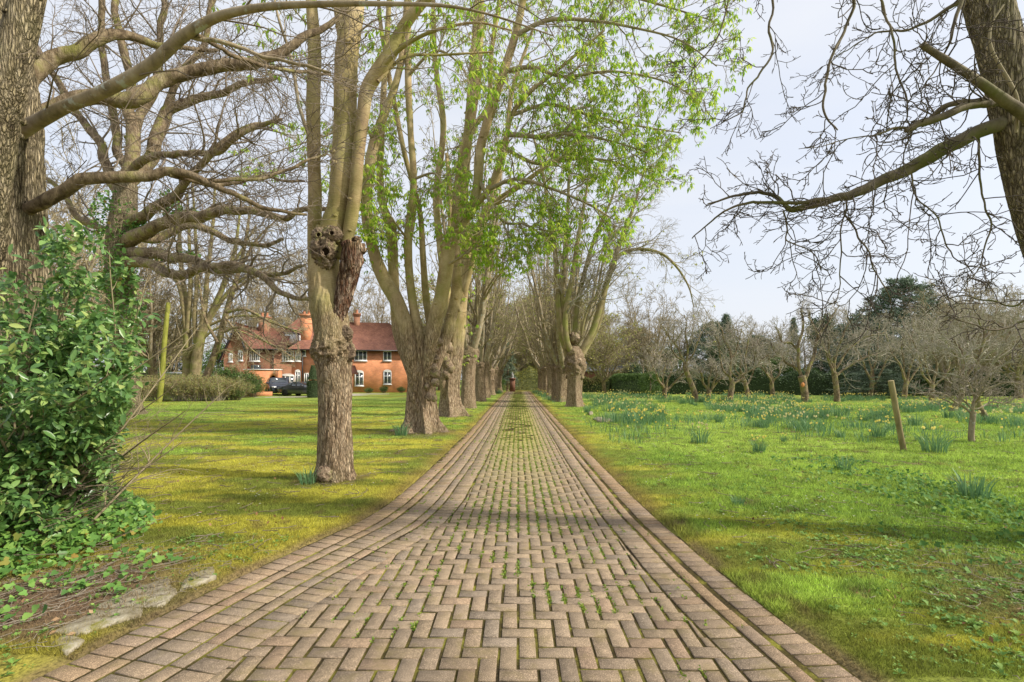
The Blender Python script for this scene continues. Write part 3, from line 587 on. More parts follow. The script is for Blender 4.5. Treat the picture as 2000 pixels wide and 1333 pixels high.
# hollow stub: open jagged shell
P, R = pxline([(654, 640, 7.12, 12), (668, 590, 7.1, 16), (679, 545, 7.07, 18), (687, 512, 7.05, 20), (691, 476, 7.05, 20)], 34)
sm_ = MB(); S = 40; a = np.arange(S)*2*pi/S
jag = .75+.5*fbm(np.stack([np.cos(a)*3, np.sin(a)*3, a*0], -1), 3, 4)
rg_ = []
for wall in (1.0, .62):
    V_ = []
    for k in range(34):
        kk = P[min(k, 33)]; u = k/33
        c = P[0]+(P[-1]-P[0])*0+(kk-P[0]); rr = R[k]*wall*(1+.35*(fbm(np.stack([np.cos(a)*5, np.sin(a)*5, a*0+k*.18], -1), 4, 5)-.5)*2)
        z = c[2]-(1-jag)*u**3*.22
        V_.append(np.stack([c[0]+np.cos(a)*rr, c[1]+np.sin(a)*rr, z if np.ndim(z) else np.full(S, z)], -1))
    rg_.append(np.array(V_))
allv = np.concatenate([rg_[0], rg_[1][::-1]]); idx = np.arange(len(allv)*S).reshape(len(allv), S); nx = np.roll(idx, -1, 1)
sm_.add(allv.reshape(-1, 3), np.stack([idx[:-1], nx[:-1], nx[1:], idx[1:]], -1).reshape(-1, 4)); t.part(sm_, 'hollow_stub', M['rot'], t.tr)
bm_ = MB(); 
for (px, py, r_, sd_) in [(703, 489, 10, 21), (676, 478, 8, 22), (697, 470, 8, 23)]: blob(bm_, rg, Q(px, py, 7.02), np.array((1, .8, .8))*r_*7/F, .5, 3, 20, 14, seed=sd_, ridge=True)
t.part(bm_, 'stub_rim', M['rot'], t.tr)
bs = M['bark_t1']
L1 = t.limb([(621, 640, 7.35, 10), (616, 560, 7.35, 12), (614, 470, 7.32, 13), (615, 380, 7.3, 12.5), (613, 300, 7.3, 12.5), (612, 200, 7.3, 13), (614, 100, 7.3, 12), (608, 0, 7.3, 10), (600, -120, 7.3, 8), (590, -260, 7.3, 5)], bs, 20, 70, 9)
L2 = t.limb([(640, 500, 7.2, 27), (652, 440, 7.2, 24), (662, 400, 7.2, 21.5), (667, 330, 7.2, 20.5), (674, 240, 7.2, 21), (675, 160, 7.2, 22), (678, 100, 7.2, 22), (690, 30, 7.2, 19), (700, -60, 7.2, 16), (715, -200, 7.2, 11), (720, -360, 7.2, 6)], bs, 28, 80, 14, low=.07)
L3 = t.limb([(676, 480, 7.1, 10), (684, 440, 7.1, 12), (693, 380, 7.1, 12), (700, 300, 7.1, 12), (708, 235, 7.1, 12), (716, 180, 7.1, 13), (735, 145, 7.05, 14), (765, 100, 7.0, 13), (790, 50, 7.0, 11), (830, 0, 6.9, 9), (880, -50, 6.8, 7), (940, -100, 6.7, 4)], bs, 20, 80, 10, low=.07)
L4 = t.limb([(677, 110, 7.2, 12), (668, 50, 7.25, 12), (662, 0, 7.3, 11), (655, -100, 7.3, 8), (650, -200, 7.3, 5)], bs, 18, 30, 4)
L5 = t.limb([(746, 130, 7.0, 5), (790, 90, 6.8, 3.8), (850, 60, 6.6, 3.2), (930, 45, 6.5, 2.4), (1000, 60, 6.4, 1.6)], bs, 10, 30, 0)
L6 = t.limb([(738, 160, 7.0, 3.5), (790, 112, 7.2, 3), (860, 108, 7.4, 2.4), (960, 102, 7.5, 1.6)], bs, 8, 30, 0)
t.limb([(612, 290, 7.3, 3.5), (585, 210, 7.1, 3.5), (570, 120, 7.0, 3), (545, 40, 6.9, 2.5), (530, -30, 6.9, 2)], M['bark_grey'], 8, 30, 0)
for P, R in t.P[:]:
    o = t.grow(P, R, [TW(9, 1.1, ang=(.6, 1.2), rr=.35, rmax=.014, t0=.45, wig=.16), TW(5, .5, rr=.6, wig=.2, K=5), TW(3, .22, rr=.7, K=4)])
    chestnut_leaves(t.lf, rg, tips([o[-1][0], o[1][0]], .22, rg), .10)
bm_ = MB(); blob(bm_, rg, Q(632, 928, 6.92), (.10, .08, .09), .6, 3, 30, 20, seed=61, ridge=True); t.part(bm_, 'root_knot', M['bark_burr'], t.tr)
def daff_leaves(mb, r, c, n, h, spread, w=.012, fl=0, flmb=None, ly=None):
    """strap leaves fanning from a bulb clump; a bent ribbon each"""
    a = r.uniform(0, 6.28, n); s0 = r.random(n)**.6*spread; hh = h*r.uniform(.6, 1.1, n); out = r.uniform(.05, .55, n)*hh
    b0 = np.stack([np.cos(a)*s0, np.sin(a)*s0, np.zeros(n)], -1)+c; o = np.stack([np.cos(a), np.sin(a), np.zeros(n)], -1)+r.normal(size=(n, 3))*.3*np.array((1, 1, 0))
    side = nrm(np.cross(o, (0, 0, 1.)))*w*.5; side = np.where(r.random(n)[:, None] < .5, side, nrm(o)*w*.5); K = 5; rows = []
    for k in range(K):
        u = k/(K-1); p = b0+o*(out*u**2)[:, None]+np.array((0, 0, 1.))*(hh*(u-.18*u**3))[:, None]; q = side*(1-.75*u**3)
        rows += [p-q, p+q]
    v = np.stack(rows, 1); i = np.arange(n)[:, None]*(2*K)
    f = np.concatenate([np.stack([i[:, 0]+2*k, i[:, 0]+2*k+1, i[:, 0]+2*k+3, i[:, 0]+2*k+2], 1) for k in range(K-1)]); mb.add(v.reshape(-1, 3), f)
def daff_flowers(mb, r, c, n, h, spread, size=.035, stem=None):
    for _ in range(n):
        a = r.uniform(0, 6.28); s0 = r.random()**.5*spread*1.5; p = c+np.array((cos(a)*s0, sin(a)*s0, h*r.uniform(.85, 1.15)))
        az = r.normal(-pi/2, 1.1); fwd = nrm(np.array((cos(az), sin(az), r.uniform(-.1, .3)))); u = nrm(np.cross(fwd, (0, 0, 1))); w_ = np.cross(u, fwd)
        d = np.array([cos(q*pi/3)*u+sin(q*pi/3)*w_+fwd*.15 for q in range(6)]); leaves_quads(mb, np.repeat(p[None], 6, 0), nrm(d), np.repeat(fwd[None], 6, 0), np.full(6, size), np.full(6, size*.6))
        T = np.stack([p, p+fwd*size*.35, p+fwd*size*.75]); tubes(mb, T, np.array((size*.22, size*.24, size*.34)), 7)
        if stem is not None: tubes(stem, np.stack([c+np.array((cos(a)*s0*.4, sin(a)*s0*.4, 0)), c+np.array((cos(a)*s0*.7, sin(a)*s0*.7, h*.6)), p-fwd*.01]), np.array((.003, .003, .0025)), 4)
T1 = t.done(M['twig_olive'], M['leaf_lime'])

# --- second tree on the left: fluted buttressed bole breaking into six curving stems
t = Tree('pollarded_tree', G(825, 846), 'broad fluted tree left of the drive with root flares and many curving stems', group='trees lining the drive', seed=2)
D2 = 13.7
P, R = t.trunk([(824, 852, D2, 46), (825, 838, D2, 35), (824, 820, D2, 29), (823, 780, D2, 26.5), (824, 740, D2, 27), (823, 700, D2, 29), (822, 675, D2, 27), (821, 655, D2, 27), (822, 640, D2, 18)], M['bark_t2'], 150, 150, furrow(.07, 14, .14, 13, .07, .34, .30, 6, .6, flute=.20))
bm_ = MB(); rg = t.rng
for k in range(16): bm_ = MB(); py = rg.uniform(655, 800); blob(bm_, rg, Q(846+rg.normal()*7, py, D2-.42), np.array((.08, .05, .09))*rg.uniform(.6, 1.2), .6, 3.5, 30, 20, seed=k, ridge=True); t.part(bm_, 'burr', M['bark_burr'], t.tr)
bm_ = MB()
for k in range(9): bm_ = MB(); py = 650+k*18; blob(bm_, rg, Q(800+k*1.5+rg.normal()*5, py, D2-.33), np.array((.11, .09, .26))*rg.uniform(.7, 1.2), .35, 2.5, 24, 16, seed=k+30); t.part(bm_, 'burr', M['bark_t2'], t.tr)
limbs2 = [
 [(818, 800, 13.6, 6.2), (812, 750, 13.5, 12.4), (802, 695, 13.35, 14.7), (793, 640, 13.3, 14.7), (776, 590, 13.3, 14.0), (752, 550, 13.4, 13.1), (732, 500, 13.4, 11.6), (719, 440, 13.4, 10.8), (716, 390, 13.4, 10.8), (722, 330, 13.4, 10.4), (731, 280, 13.4, 10.1), (748, 230, 13.4, 8.6), (768, 180, 13.4, 6.9), (785, 110, 13.4, 6.2), (795, 0, 13.4, 5.4), (800, -150, 13.4, 3.1)],
 [(812, 760, 13.8, 6.2), (796, 705, 14.1, 10.8), (780, 655, 14.2, 11.6), (772, 600, 14.2, 10.1), (768, 520, 14.2, 10.1), (764, 450, 14.2, 10.1), (748, 400, 14.2, 7.7), (742, 340, 14.2, 6.9), (746, 250, 14.2, 6.2), (752, 130, 14.2, 5.4), (760, 0, 14.2, 4.7), (765, -160, 14.2, 3.1)],
 [(828, 780, 13.5, 4.7), (825, 720, 13.4, 9.3), (815, 640, 13.4, 10.1), (806, 590, 13.4, 8.6), (799, 530, 13.4, 7.7), (797, 470, 13.4, 8.6), (802, 430, 13.4, 9.3), (808, 350, 13.4, 6.6), (802, 260, 13.4, 6.2), (797, 150, 13.4, 6.2), (798, 50, 13.4, 5.0), (800, -120, 13.4, 3.1)],
 [(832, 800, 13.6, 6.2), (836, 740, 13.45, 11.6), (840, 690, 13.35, 14.0), (850, 630, 13.25, 14.7), (862, 580, 13.2, 14.0), (872, 520, 13.2, 14.0), (880, 470, 13.2, 13.1), (905, 430, 13.2, 10.8), (925, 400, 13.2, 10.1), (934, 350, 13.2, 9.3), (938, 290, 13.2, 9.3), (958, 220, 13.2, 8.6), (984, 140, 13.2, 8.1), (1006, 70, 13.2, 7.4), (1022, 0, 13.2, 6.2), (1045, -120, 13.2, 3.9)],
 [(838, 780, 13.7, 4.7), (850, 720, 13.7, 9.3), (872, 655, 13.85, 11.6), (888, 590, 14, 10.8), (893, 540, 14, 10.1), (890, 480, 14.1, 9.3), (893, 400, 14.2, 10.8), (903, 320, 14.2, 10.8), (915, 260, 14.2, 10.1), (930, 160, 14.2, 8.6), (938, 60, 14.2, 6.9), (942, -80, 14.2, 4.7)],
 [(838, 720, 13.9, 5.4), (842, 660, 14.2, 6.9), (832, 580, 14.3, 6.9), (826, 500, 14.3, 6.2), (822, 430, 14.3, 5.4), (812, 380, 14.3, 4.7), (790, 300, 14.3, 4.7), (770, 200, 14.3, 4.7), (745, 60, 14.3, 3.9), (735, -60, 14.3, 2.3)],
 [(925, 405, 13.2, 6.2), (955, 370, 13.0, 6.2), (972, 330, 12.9, 5.9), (985, 290, 12.9, 5.4), (1000, 225, 12.8, 4.7), (1035, 180, 12.8, 4.2), (1060, 160, 12.7, 3.5), (1110, 120, 12.5, 2.7), (1180, 60, 12.3, 2.0)],
 [(906, 300, 14.2, 6.2), (925, 250, 14.6, 5.4), (955, 200, 14.9, 4.7), (960, 100, 15, 4.7), (985, -40, 15, 3.1)],
]
ends = []
for rows in limbs2: ends.append(t.limb(rows, M['bark_t2'], 24, 90, 10))
arms = [
 [(986, 262, 12.9, 5.5), (1020, 265, 12.7, 5), (1060, 268, 12.5, 4), (1110, 262, 12.2, 3), (1190, 275, 12, 2), (1270, 300, 11.8, 1)],
 [(984, 140, 13.2, 5), (1040, 132, 12.8, 4), (1100, 150, 12.4, 3), (1200, 140, 12, 2.3), (1300, 160, 11.7, 1.6), (1370, 200, 11.5, 1)],
 [(1006, 70, 13.2, 5), (1070, 40, 13, 4), (1150, 40, 13, 3), (1240, 55, 12.8, 2.2), (1330, 80, 12.6, 1.5), (1400, 130, 12.5, 1)],
 [(1022, 0, 13.2, 4), (1090, -30, 13.4, 4), (1180, -20, 13.6, 3), (1290, 10, 13.4, 2), (1390, 40, 13.2, 1)],
 [(985, 290, 12.9, 4), (1050, 320, 13.2, 3.5), (1130, 310, 13.6, 3), (1210, 320, 14, 2), (1290, 360, 14.2, 1)],
 [(955, 370, 13, 4), (1010, 350, 12.4, 3.5), (1080, 370, 12, 2.8), (1150, 400, 11.8, 2), (1200, 430, 11.6, 1)],
 [(1000, 225, 12.8, 4), (1070, 205, 13.4, 3.2), (1150, 225, 13.8, 2.6), (1240, 245, 14, 2), (1330, 260, 14.2, 1)],
 [(934, 350, 13.2, 4), (980, 430, 12.5, 3), (1030, 440, 12.2, 2), (1080, 480, 12, 1)],
 [(872, 520, 13.2, 3), (905, 500, 12.5, 2.5), (940, 480, 12.3, 2), (970, 500, 12.2, 1)],
 [(719, 440, 13.4, 2.5), (705, 380, 12.7, 2), (720, 350, 12.6, 1.5), (735, 375, 12.5, 1)],
 [(797, 470, 13.4, 2.5), (775, 440, 12.6, 2), (760, 420, 12.5, 1.2), (745, 430, 12.4, 1)],
 [(808, 350, 13.4, 3), (850, 340, 12.8, 2), (870, 380, 12.6, 1.5), (880, 430, 12.5, 1)],
 [(731, 280, 13.4, 3), (700, 230, 12.8, 2.5), (650, 260, 12.6, 1.8), (560, 290, 12.4, 1.2), (500, 310, 12.3, 1)],
 [(795, 150, 13.4, 3), (850, 100, 12.8, 2.4), (900, 130, 12.6, 1.6), (930, 200, 12.4, 1)],
]
for q, rows in enumerate(arms):
    P, R = pxline(rows, 26); tubes(t.tw, P, R, 8)
    big = q < 8
    o = t.grow(P, R, [TW(22 if big else 7, 1.3 if big else .7, ang=(.5, 1.2), rr=.6, wig=.15, K=8, t0=.12, rmax=.02, trop=-.015), TW(8, .6, rr=.6, wig=.2, trop=-.02, K=6), TW(3, .22, rr=.7, K=4, wig=.25)])
    chestnut_leaves(t.lf, rg, tips([o[2][0]], .55 if big else .75, rg), .12); chestnut_leaves(t.lf, rg, tips([o[1][0]], .65, rg), .125)
for P, R in ends:
    o = t.grow(P, R, [TW(14, 1.6, ang=(.5, 1.1), rr=.3, rmax=.016, t0=.3, wig=.15, K=8, bias=(.2, 0, 0)), TW(7, .6, rr=.6, wig=.2, K=5), TW(4, .25, rr=.7, K=4)])
    chestnut_leaves(t.lf, rg, tips([o[2][0]], .42, rg), .12)
t.done(M['twig_olive'], M['leaf_lime'])

# --- third tree on the left: leaning fluted bole partly behind the second
t = Tree('pollarded_tree', G(884, 814), 'leaning fluted tree close behind the broad many-stemmed one left of the drive', group='trees lining the drive', seed=3)
D3 = 19.8
P, R = t.trunk([(884, 817, D3, 30), (884, 808, D3, 25), (882, 790, D3, 20), (881, 760, D3, 18), (885, 720, D3, 17.5), (890, 680, D3, 16.5), (894, 640, D3, 15), (898, 600, D3, 13), (900, 560, D3, 11)], M['bark_t2'], 90, 90, furrow(.05, 9, .14, 23, .06, .25, .4, 5, .9, flute=.14))
rg = t.rng
for rows in ([(878, 800, D3, 4), (868, 765, D3-.2, 7), (865, 735, D3-.3, 8), (870, 700, D3-.3, 9), (872, 660, D3-.3, 8), (876, 600, D3-.2, 7), (872, 520, D3-.2, 6), (880, 420, D3-.2, 5), (872, 300, D3-.2, 3)],
  [(890, 690, D3, 13), (897, 620, D3, 13), (903, 560, D3, 12), (910, 480, D3, 11), (905, 380, D3, 10), (915, 250, D3, 9), (925, 120, D3, 8), (935, -20, D3, 6), (945, -140, D3, 3)],
  [(896, 640, D3+.2, 9), (905, 560, D3+.3, 8), (925, 480, D3+.4, 8), (945, 420, D3+.4, 7), (975, 390, D3+.3, 6), (1020, 360, D3, 5), (1060, 330, D3-.4, 4), (1110, 300, D3-.8, 2.5)],
  [(885, 640, D3+.3, 8), (870, 560, D3+.4, 7), (860, 480, D3+.5, 7), (852, 380, D3+.5, 6.5), (866, 250, D3+.5, 6), (850, 120, D3+.5, 5), (845, -30, D3+.5, 4)],
  [(900, 600, D3, 7), (920, 520, D3-.3, 6), (950, 420, D3-.5, 6), (985, 300, D3-.5, 5), (1000, 180, D3-.5, 4), (1040, 60, D3-.5, 3)]):
    P, R = t.limb(rows, M['bark_t2'], 16, 50, 4)
    o = t.grow(P, R, [TW(12, 1.9, ang=(.4, 1.0), rr=.35, rmax=.03, t0=.3, wig=.13, K=9, trop=.03, bias=(.5, 0, 0)), TW(7, .8, rr=.6, wig=.18, K=6), TW(4, .35, rr=.7, K=4, wig=.22)])
    chestnut_leaves(t.lf, rg, tips([o[2][0]], .30, rg), .15)
bm_ = MB()
for k in range(7): blob(bm_, rg, Q(871+rg.normal()*4, 730-k*10, D3-.35), np.array((.16, .14, .2))*rg.uniform(.6, 1.2), .45, 3, 22, 14, seed=k, ridge=True)
t.part(bm_, 'burr', M['bark_burr'], t.tr)
t.done(M['twig_olive'], M['leaf_lime'])

# --- smaller pollards: variants copied down both rows
def pollard(seed, H, TH, TR, nst, burr, leafy, lean=0.0, spread=.55, name='pollarded_tree', twm='twig_olive', barkm='bark_rough', limbm='bark_grey', leafm='leaf_olive', base=(0, -200, 0), grp='trees lining the drive', lsz=.14, cat='tree'):
    t = Tree(name, base, None, None, grp, seed); t.D = 34; rg = t.rng; b = np.array(base, float); tag(t.root, None, cat)
    pts = [(b[0], b[1], -.05, TR*1.5), (b[0], b[1], .15, TR*1.15), (b[0]+lean*.2, b[1], TH*.4, TR), (b[0]+lean*.6, b[1], TH*.75, TR*1.0), (b[0]+lean, b[1], TH, TR*1.12), (b[0]+lean, b[1], TH+.35, TR*.8)]
    t.trunk(pts, M[barkm], 40, 50, furrow(.06, 9, .14, seed, .10, .2, .3, 5, seed, flute=.08, burl=(TH-.15, .38, .20, 7)), px=False)
    top = np.array((b[0]+lean, b[1], TH)); bm_ = MB()
    for k in range(burr):
        a = rg.uniform(0, 6.28); z = rg.normal(TH-.15, .28); blob(bm_, rg, (top[0]+cos(a)*TR*.95, top[1]+sin(a)*TR*.95, z), TR*rg.uniform(.15, .32)*np.array((1, 1, .9)), .5, 3, 20, 14, seed=seed*20+k, ridge=True)
    if burr: t.part(bm_, 'burr', M['bark_burr'], t.tr)
    for k in range(nst):
        a = k*2*pi/nst+rg.uniform(-.4, .4); sp = spread*rg.uniform(.6, 1.2); h = H*rg.uniform(.8, 1.05)-TH; r0 = TR*rg.uniform(.35, .55)
        rows = []
        for u in (0, .06, .14, .28, .45, .7, 1.0):
            rr = TR*.5+sp*(1-math.exp(-u*5))*1.1+u*sp*2.4; rows.append((top[0]+cos(a)*rr+rg.normal()*.1*u, top[1]+sin(a)*rr+rg.normal()*.1*u, TH-.15+h*u, max(r0*(1-u)**.8, .01)))
        P, R = t.limb(rows, M[limbm], 10, 30, 3, px=False)
        o = t.grow(P, R, [TW(9, -.28, ang=(.35, .8), rr=.45, t0=.22, wig=.12, K=8, trop=.03), TW(6, -.42, rr=.55, wig=.16, K=6, ang=(.4, .9)), TW(5, -.45, rr=.6, K=4, wig=.2)])
        if leafy: (chestnut_leaves(t.lf, rg, tips([o[2][0]], leafy, rg), lsz, 4))
    t.done(M[twm], M[leafm]); return t.root
def place(root, loc, rz, label, s=1.0, first=False, group=None):
    o = root if first else copy_tree(root)
    o.location = loc; o.rotation_euler = (0, 0, rz); o.scale = (s, s, s) if not hasattr(s, '__len__') else s
    o['label'] = label
    if group: o['group'] = group
    return o
pA = pollard(11, 14, 2.7, .36, 7, 14, .28); pB = pollard(12, 15, 3.0, .34, 6, 16, .20, .1); pC = pollard(13, 13, 2.5, .42, 8, 20, .10, -.1, .8)
place(pB, G(914, 799), 0.3, 'fourth tree along the left of the drive, a plain trunk beside the leaning fluted one', 1.0, True)
place(pA, G(938, 785.5), 1.3, 'fifth tree along the left of the drive with a swollen collar halfway up', .95, True)
for q, (px, py, v, rz_, w) in enumerate([(948, 778, pB, 2.2, 'sixth'), (957, 772.5, pC, .5, 'seventh'), (965, 769.5, pA, 4.1, 'eighth'), (972, 767, pC, 2.6, 'ninth')]):
    place(v, G(px, py), rz_, '%s tree counting along the left of the drive towards the gate' % w, .95+.03*q, v is pC and q == 1)
# first tree on the right row, fan of stems above a burred bole
t = Tree('pollarded_tree', G(1121, 796), 'nearest tree right of the drive with a fat burred head and fanning stems', group='trees lining the drive', seed=5)
D5 = 26.6; P, R = t.trunk([(1121, 799, D5, 18), (1121, 790, D5, 15.5), (1121, 770, D5, 14), (1122, 745, D5, 14.5), (1123, 725, D5, 17), (1123, 705, D5, 17), (1122, 690, D5, 15), (1120, 678, D5, 9)], M['bark_rough'], 60, 60, furrow(.05, 9, .12, 33, .08, .2, .3, 5, .3, flute=.12, burl=(2.35, .45, .22, 7)))
rg = t.rng; bm_ = MB()
for k in range(26): a = rg.uniform(0, 6.28); blob(bm_, rg, Q(1123+cos(a)*14, rg.uniform(685, 738), D5+sin(a)*.45), np.array((.11, .10, .10))*rg.uniform(.6, 1.2), .5, 3, 20, 14, seed=k, ridge=True)
blob(bm_, rg, Q(1121, 661, D5), (.25, .2, .25), .55, 3, 24, 16, seed=77, ridge=True)
t.part(bm_, 'burr', M['bark_burr'], t.tr)
for rows in (
  [(1112, 700, D5, 6.2), (1098, 660, D5, 6.2), (1093, 620, D5, 5.9), (1088, 560, D5, 5.5), (1085, 500, D5, 4.7), (1075, 430, D5, 3.9), (1060, 340, D5, 3.1), (1040, 260, D5, 2.0)],
  [(1108, 700, D5, 5.5), (1104, 650, D5, 5.9), (1100, 600, D5, 5.5), (1099, 550, D5, 5.1), (1105, 470, D5, 4.3), (1110, 380, D5, 3.1), (1112, 270, D5, 2.0)],
  [(1118, 690, D5-.3, 6.2), (1108, 670, D5-.4, 5.9), (1104, 630, D5-.4, 5.5), (1108, 590, D5-.4, 5.1), (1118, 540, D5-.4, 4.7), (1130, 460, D5-.4, 3.9), (1146, 370, D5-.4, 2.7), (1160, 280, D5-.4, 1.6)],
  [(1120, 675, D5+.3, 5.5), (1124, 630, D5+.4, 5.1), (1128, 590, D5+.4, 4.7), (1140, 540, D5+.4, 4.3), (1160, 470, D5+.4, 3.5), (1190, 400, D5+.4, 2.3), (1215, 330, D5+.4, 1.6)],
  [(1130, 695, D5, 5.9), (1144, 672, D5, 6.2), (1160, 640, D5, 6.2), (1172, 600, D5, 5.9), (1186, 550, D5, 5.5), (1206, 490, D5, 4.7), (1225, 440, D5, 3.9), (1242, 390, D5, 2.7), (1262, 320, D5, 1.6)],
  [(1133, 700, D5+.3, 5.1), (1152, 668, D5+.5, 5.1), (1170, 630, D5+.5, 4.7), (1180, 580, D5+.5, 4.3), (1195, 520, D5+.5, 3.9), (1215, 495, D5+.4, 3.5), (1250, 487, D5+.2, 3.1), (1290, 495, D5, 2.7), (1320, 520, D5, 2.3), (1345, 560, D5, 1.6), (1355, 600, D5, 0.8)],
  [(1136, 655, D5, 2.7), (1140, 630, D5, 2.7), (1150, 600, D5, 2.5), (1165, 575, D5, 2.3), (1180, 500, D5, 1.9), (1200, 440, D5, 1.6)]):
    P, R = t.limb(rows, M['bark_smooth2'], 14, 50, 4)
    o = t.grow(P, R, [TW(13, 3.0, ang=(.35, .9), rr=.4, rmax=.05, t0=.3, wig=.13, K=10, trop=.0, bias=(.6, -.1, 0)), TW(8, 1.2, rr=.55, wig=.17, K=7, trop=-.02), TW(6, .5, rr=.6, K=4, wig=.22)])
    chestnut_leaves(t.lf, rg, tips([o[2][0]], .05, rg), .16, 4)
t.done(M['twig_grey'], M['leaf_olive'])
place(pC, G(1098, 786), 3.3, 'second tree on the right of the drive, its burred trunk hugging a slimmer one', .95)
place(pA, G(1087, 784), 5.3, 'slim third tree on the right of the drive, close left of a burred trunk', .9)
for q, (px, py, v, rz_, w) in enumerate([(1076, 778.5, pB, 1.2, 'fourth'), (1068, 775, pA, .1, 'fifth'), (1061, 771, pC, 2.2, 'sixth'), (1057, 768, pB, 4.2, 'seventh')]):
    place(v, G(px, py), rz_, '%s tree counting along the right of the drive towards the gate' % w, .95)
# ------------------------------------------------------------------ big trees at both sides of the frame
t = Tree('oak_tree', (-5.25, 5.1, 0), 'thick rough-barked tree at the left edge of the photo with bushy evergreen round its foot', seed=21); t.mn = (1.0, .7, .5)
rg = t.rng; DN = 5.1
t.trunk([(18, 1040, DN, 84), (20, 1000, DN, 74), (22, 900, DN, 64), (22, 760, DN, 57), (20, 600, DN, 55), (18, 450, DN, 52), (12, 300, DN, 52), (4, 180, DN, 50), (-12, 60, DN, 48), (-25, -60, DN, 44), (-45, -220, DN, 36), (-60, -420, DN, 24)], M['bark_oak'], 100, 180, furrow(.10, 18, .13, 7, .10, .25, .3, 5, .2))
oakl = [
 [(0, 520, 4.75, 10), (-6, 420, 4.65, 18), (-5, 330, 4.6, 24), (2, 240, 4.55, 28), (16, 160, 4.5, 30), (34, 80, 4.5, 29), (52, 10, 4.5, 26), (72, -70, 4.5, 22), (100, -200, 4.5, 15)],
 [(30, 260, 5.0, 16), (75, 237, 4.9, 13), (130, 208, 4.8, 12), (200, 180, 4.7, 12), (290, 130, 4.6, 11), (360, 70, 4.5, 10), (430, 32, 4.4, 8.5), (520, 14, 4.3, 7), (640, 8, 4.2, 5.5), (760, 8, 4.1, 4), (870, 12, 4.0, 3), (960, 30, 4.0, 2), (1080, 70, 4.0, 1.3)],
 [(30, 250, 5.2, 14), (70, 225, 5.3, 15), (130, 200, 5.4, 15), (190, 190, 5.5, 14), (260, 195, 5.6, 15), (300, 165, 5.7, 13), (360, 140, 5.8, 12), (430, 125, 5.9, 11), (500, 118, 6.0, 10), (560, 92, 6.2, 8), (620, 60, 6.4, 6), (680, 20, 6.6, 4)],
 [(20, 200, 5.2, 14), (55, 155, 5.3, 16), (90, 120, 5.4, 14), (150, 92, 5.5, 12), (210, 75, 5.7, 10), (260, 78, 5.9, 8), (330, 92, 6.1, 5), (420, 100, 6.4, 3)],
 [(30, 430, 5.1, 10), (78, 400, 5.0, 12), (110, 378, 5.0, 12), (170, 350, 5.0, 11), (250, 345, 5.1, 10), (330, 342, 5.2, 9), (390, 352, 5.3, 7), (450, 380, 5.4, 5), (520, 405, 5.6, 4), (600, 420, 5.8, 2.5)],
 [(360, 70, 4.5, 4), (440, 85, 4.6, 4), (520, 108, 4.7, 3.5), (600, 132, 4.8, 3), (650, 150, 4.9, 2)],
 [(383, 68, 4.5, 4), (470, 110, 5.0, 4), (560, 132, 5.4, 3.4), (650, 143, 5.8, 2.5)],
 [(390, 352, 5.3, 4), (470, 350, 5.5, 3.5), (560, 330, 5.8, 3), (640, 300, 6.1, 2)],
 [(330, 342, 5.2, 4), (420, 365, 5.6, 4), (500, 350, 6.0, 3), (600, 352, 6.4, 2)],
]
for q, rows in enumerate(oakl):
    P, R = t.limb(rows, M['bark_oak'] if q == 0 else M['bark_grey'] if q in (1, 5) else M['bark_branch'], 20 if q < 5 else 10, 80 if q < 5 else 40, 8 if q < 5 else 2, kink=.14 if q > 1 else 0)
    if q == 0: continue
    o = t.grow(P, R, [TW(13, 1.15, ang=(.3, 1.0), rr=.32, rmax=.009, t0=.1, wig=.17, K=10, trop=.02, bias=(-.1, .5, .2), lw=.6), TW(5, .55, rr=.6, wig=.2, K=7), TW(4, .22, rr=.7, K=5, wig=.25)])
t.done(M['twig'])

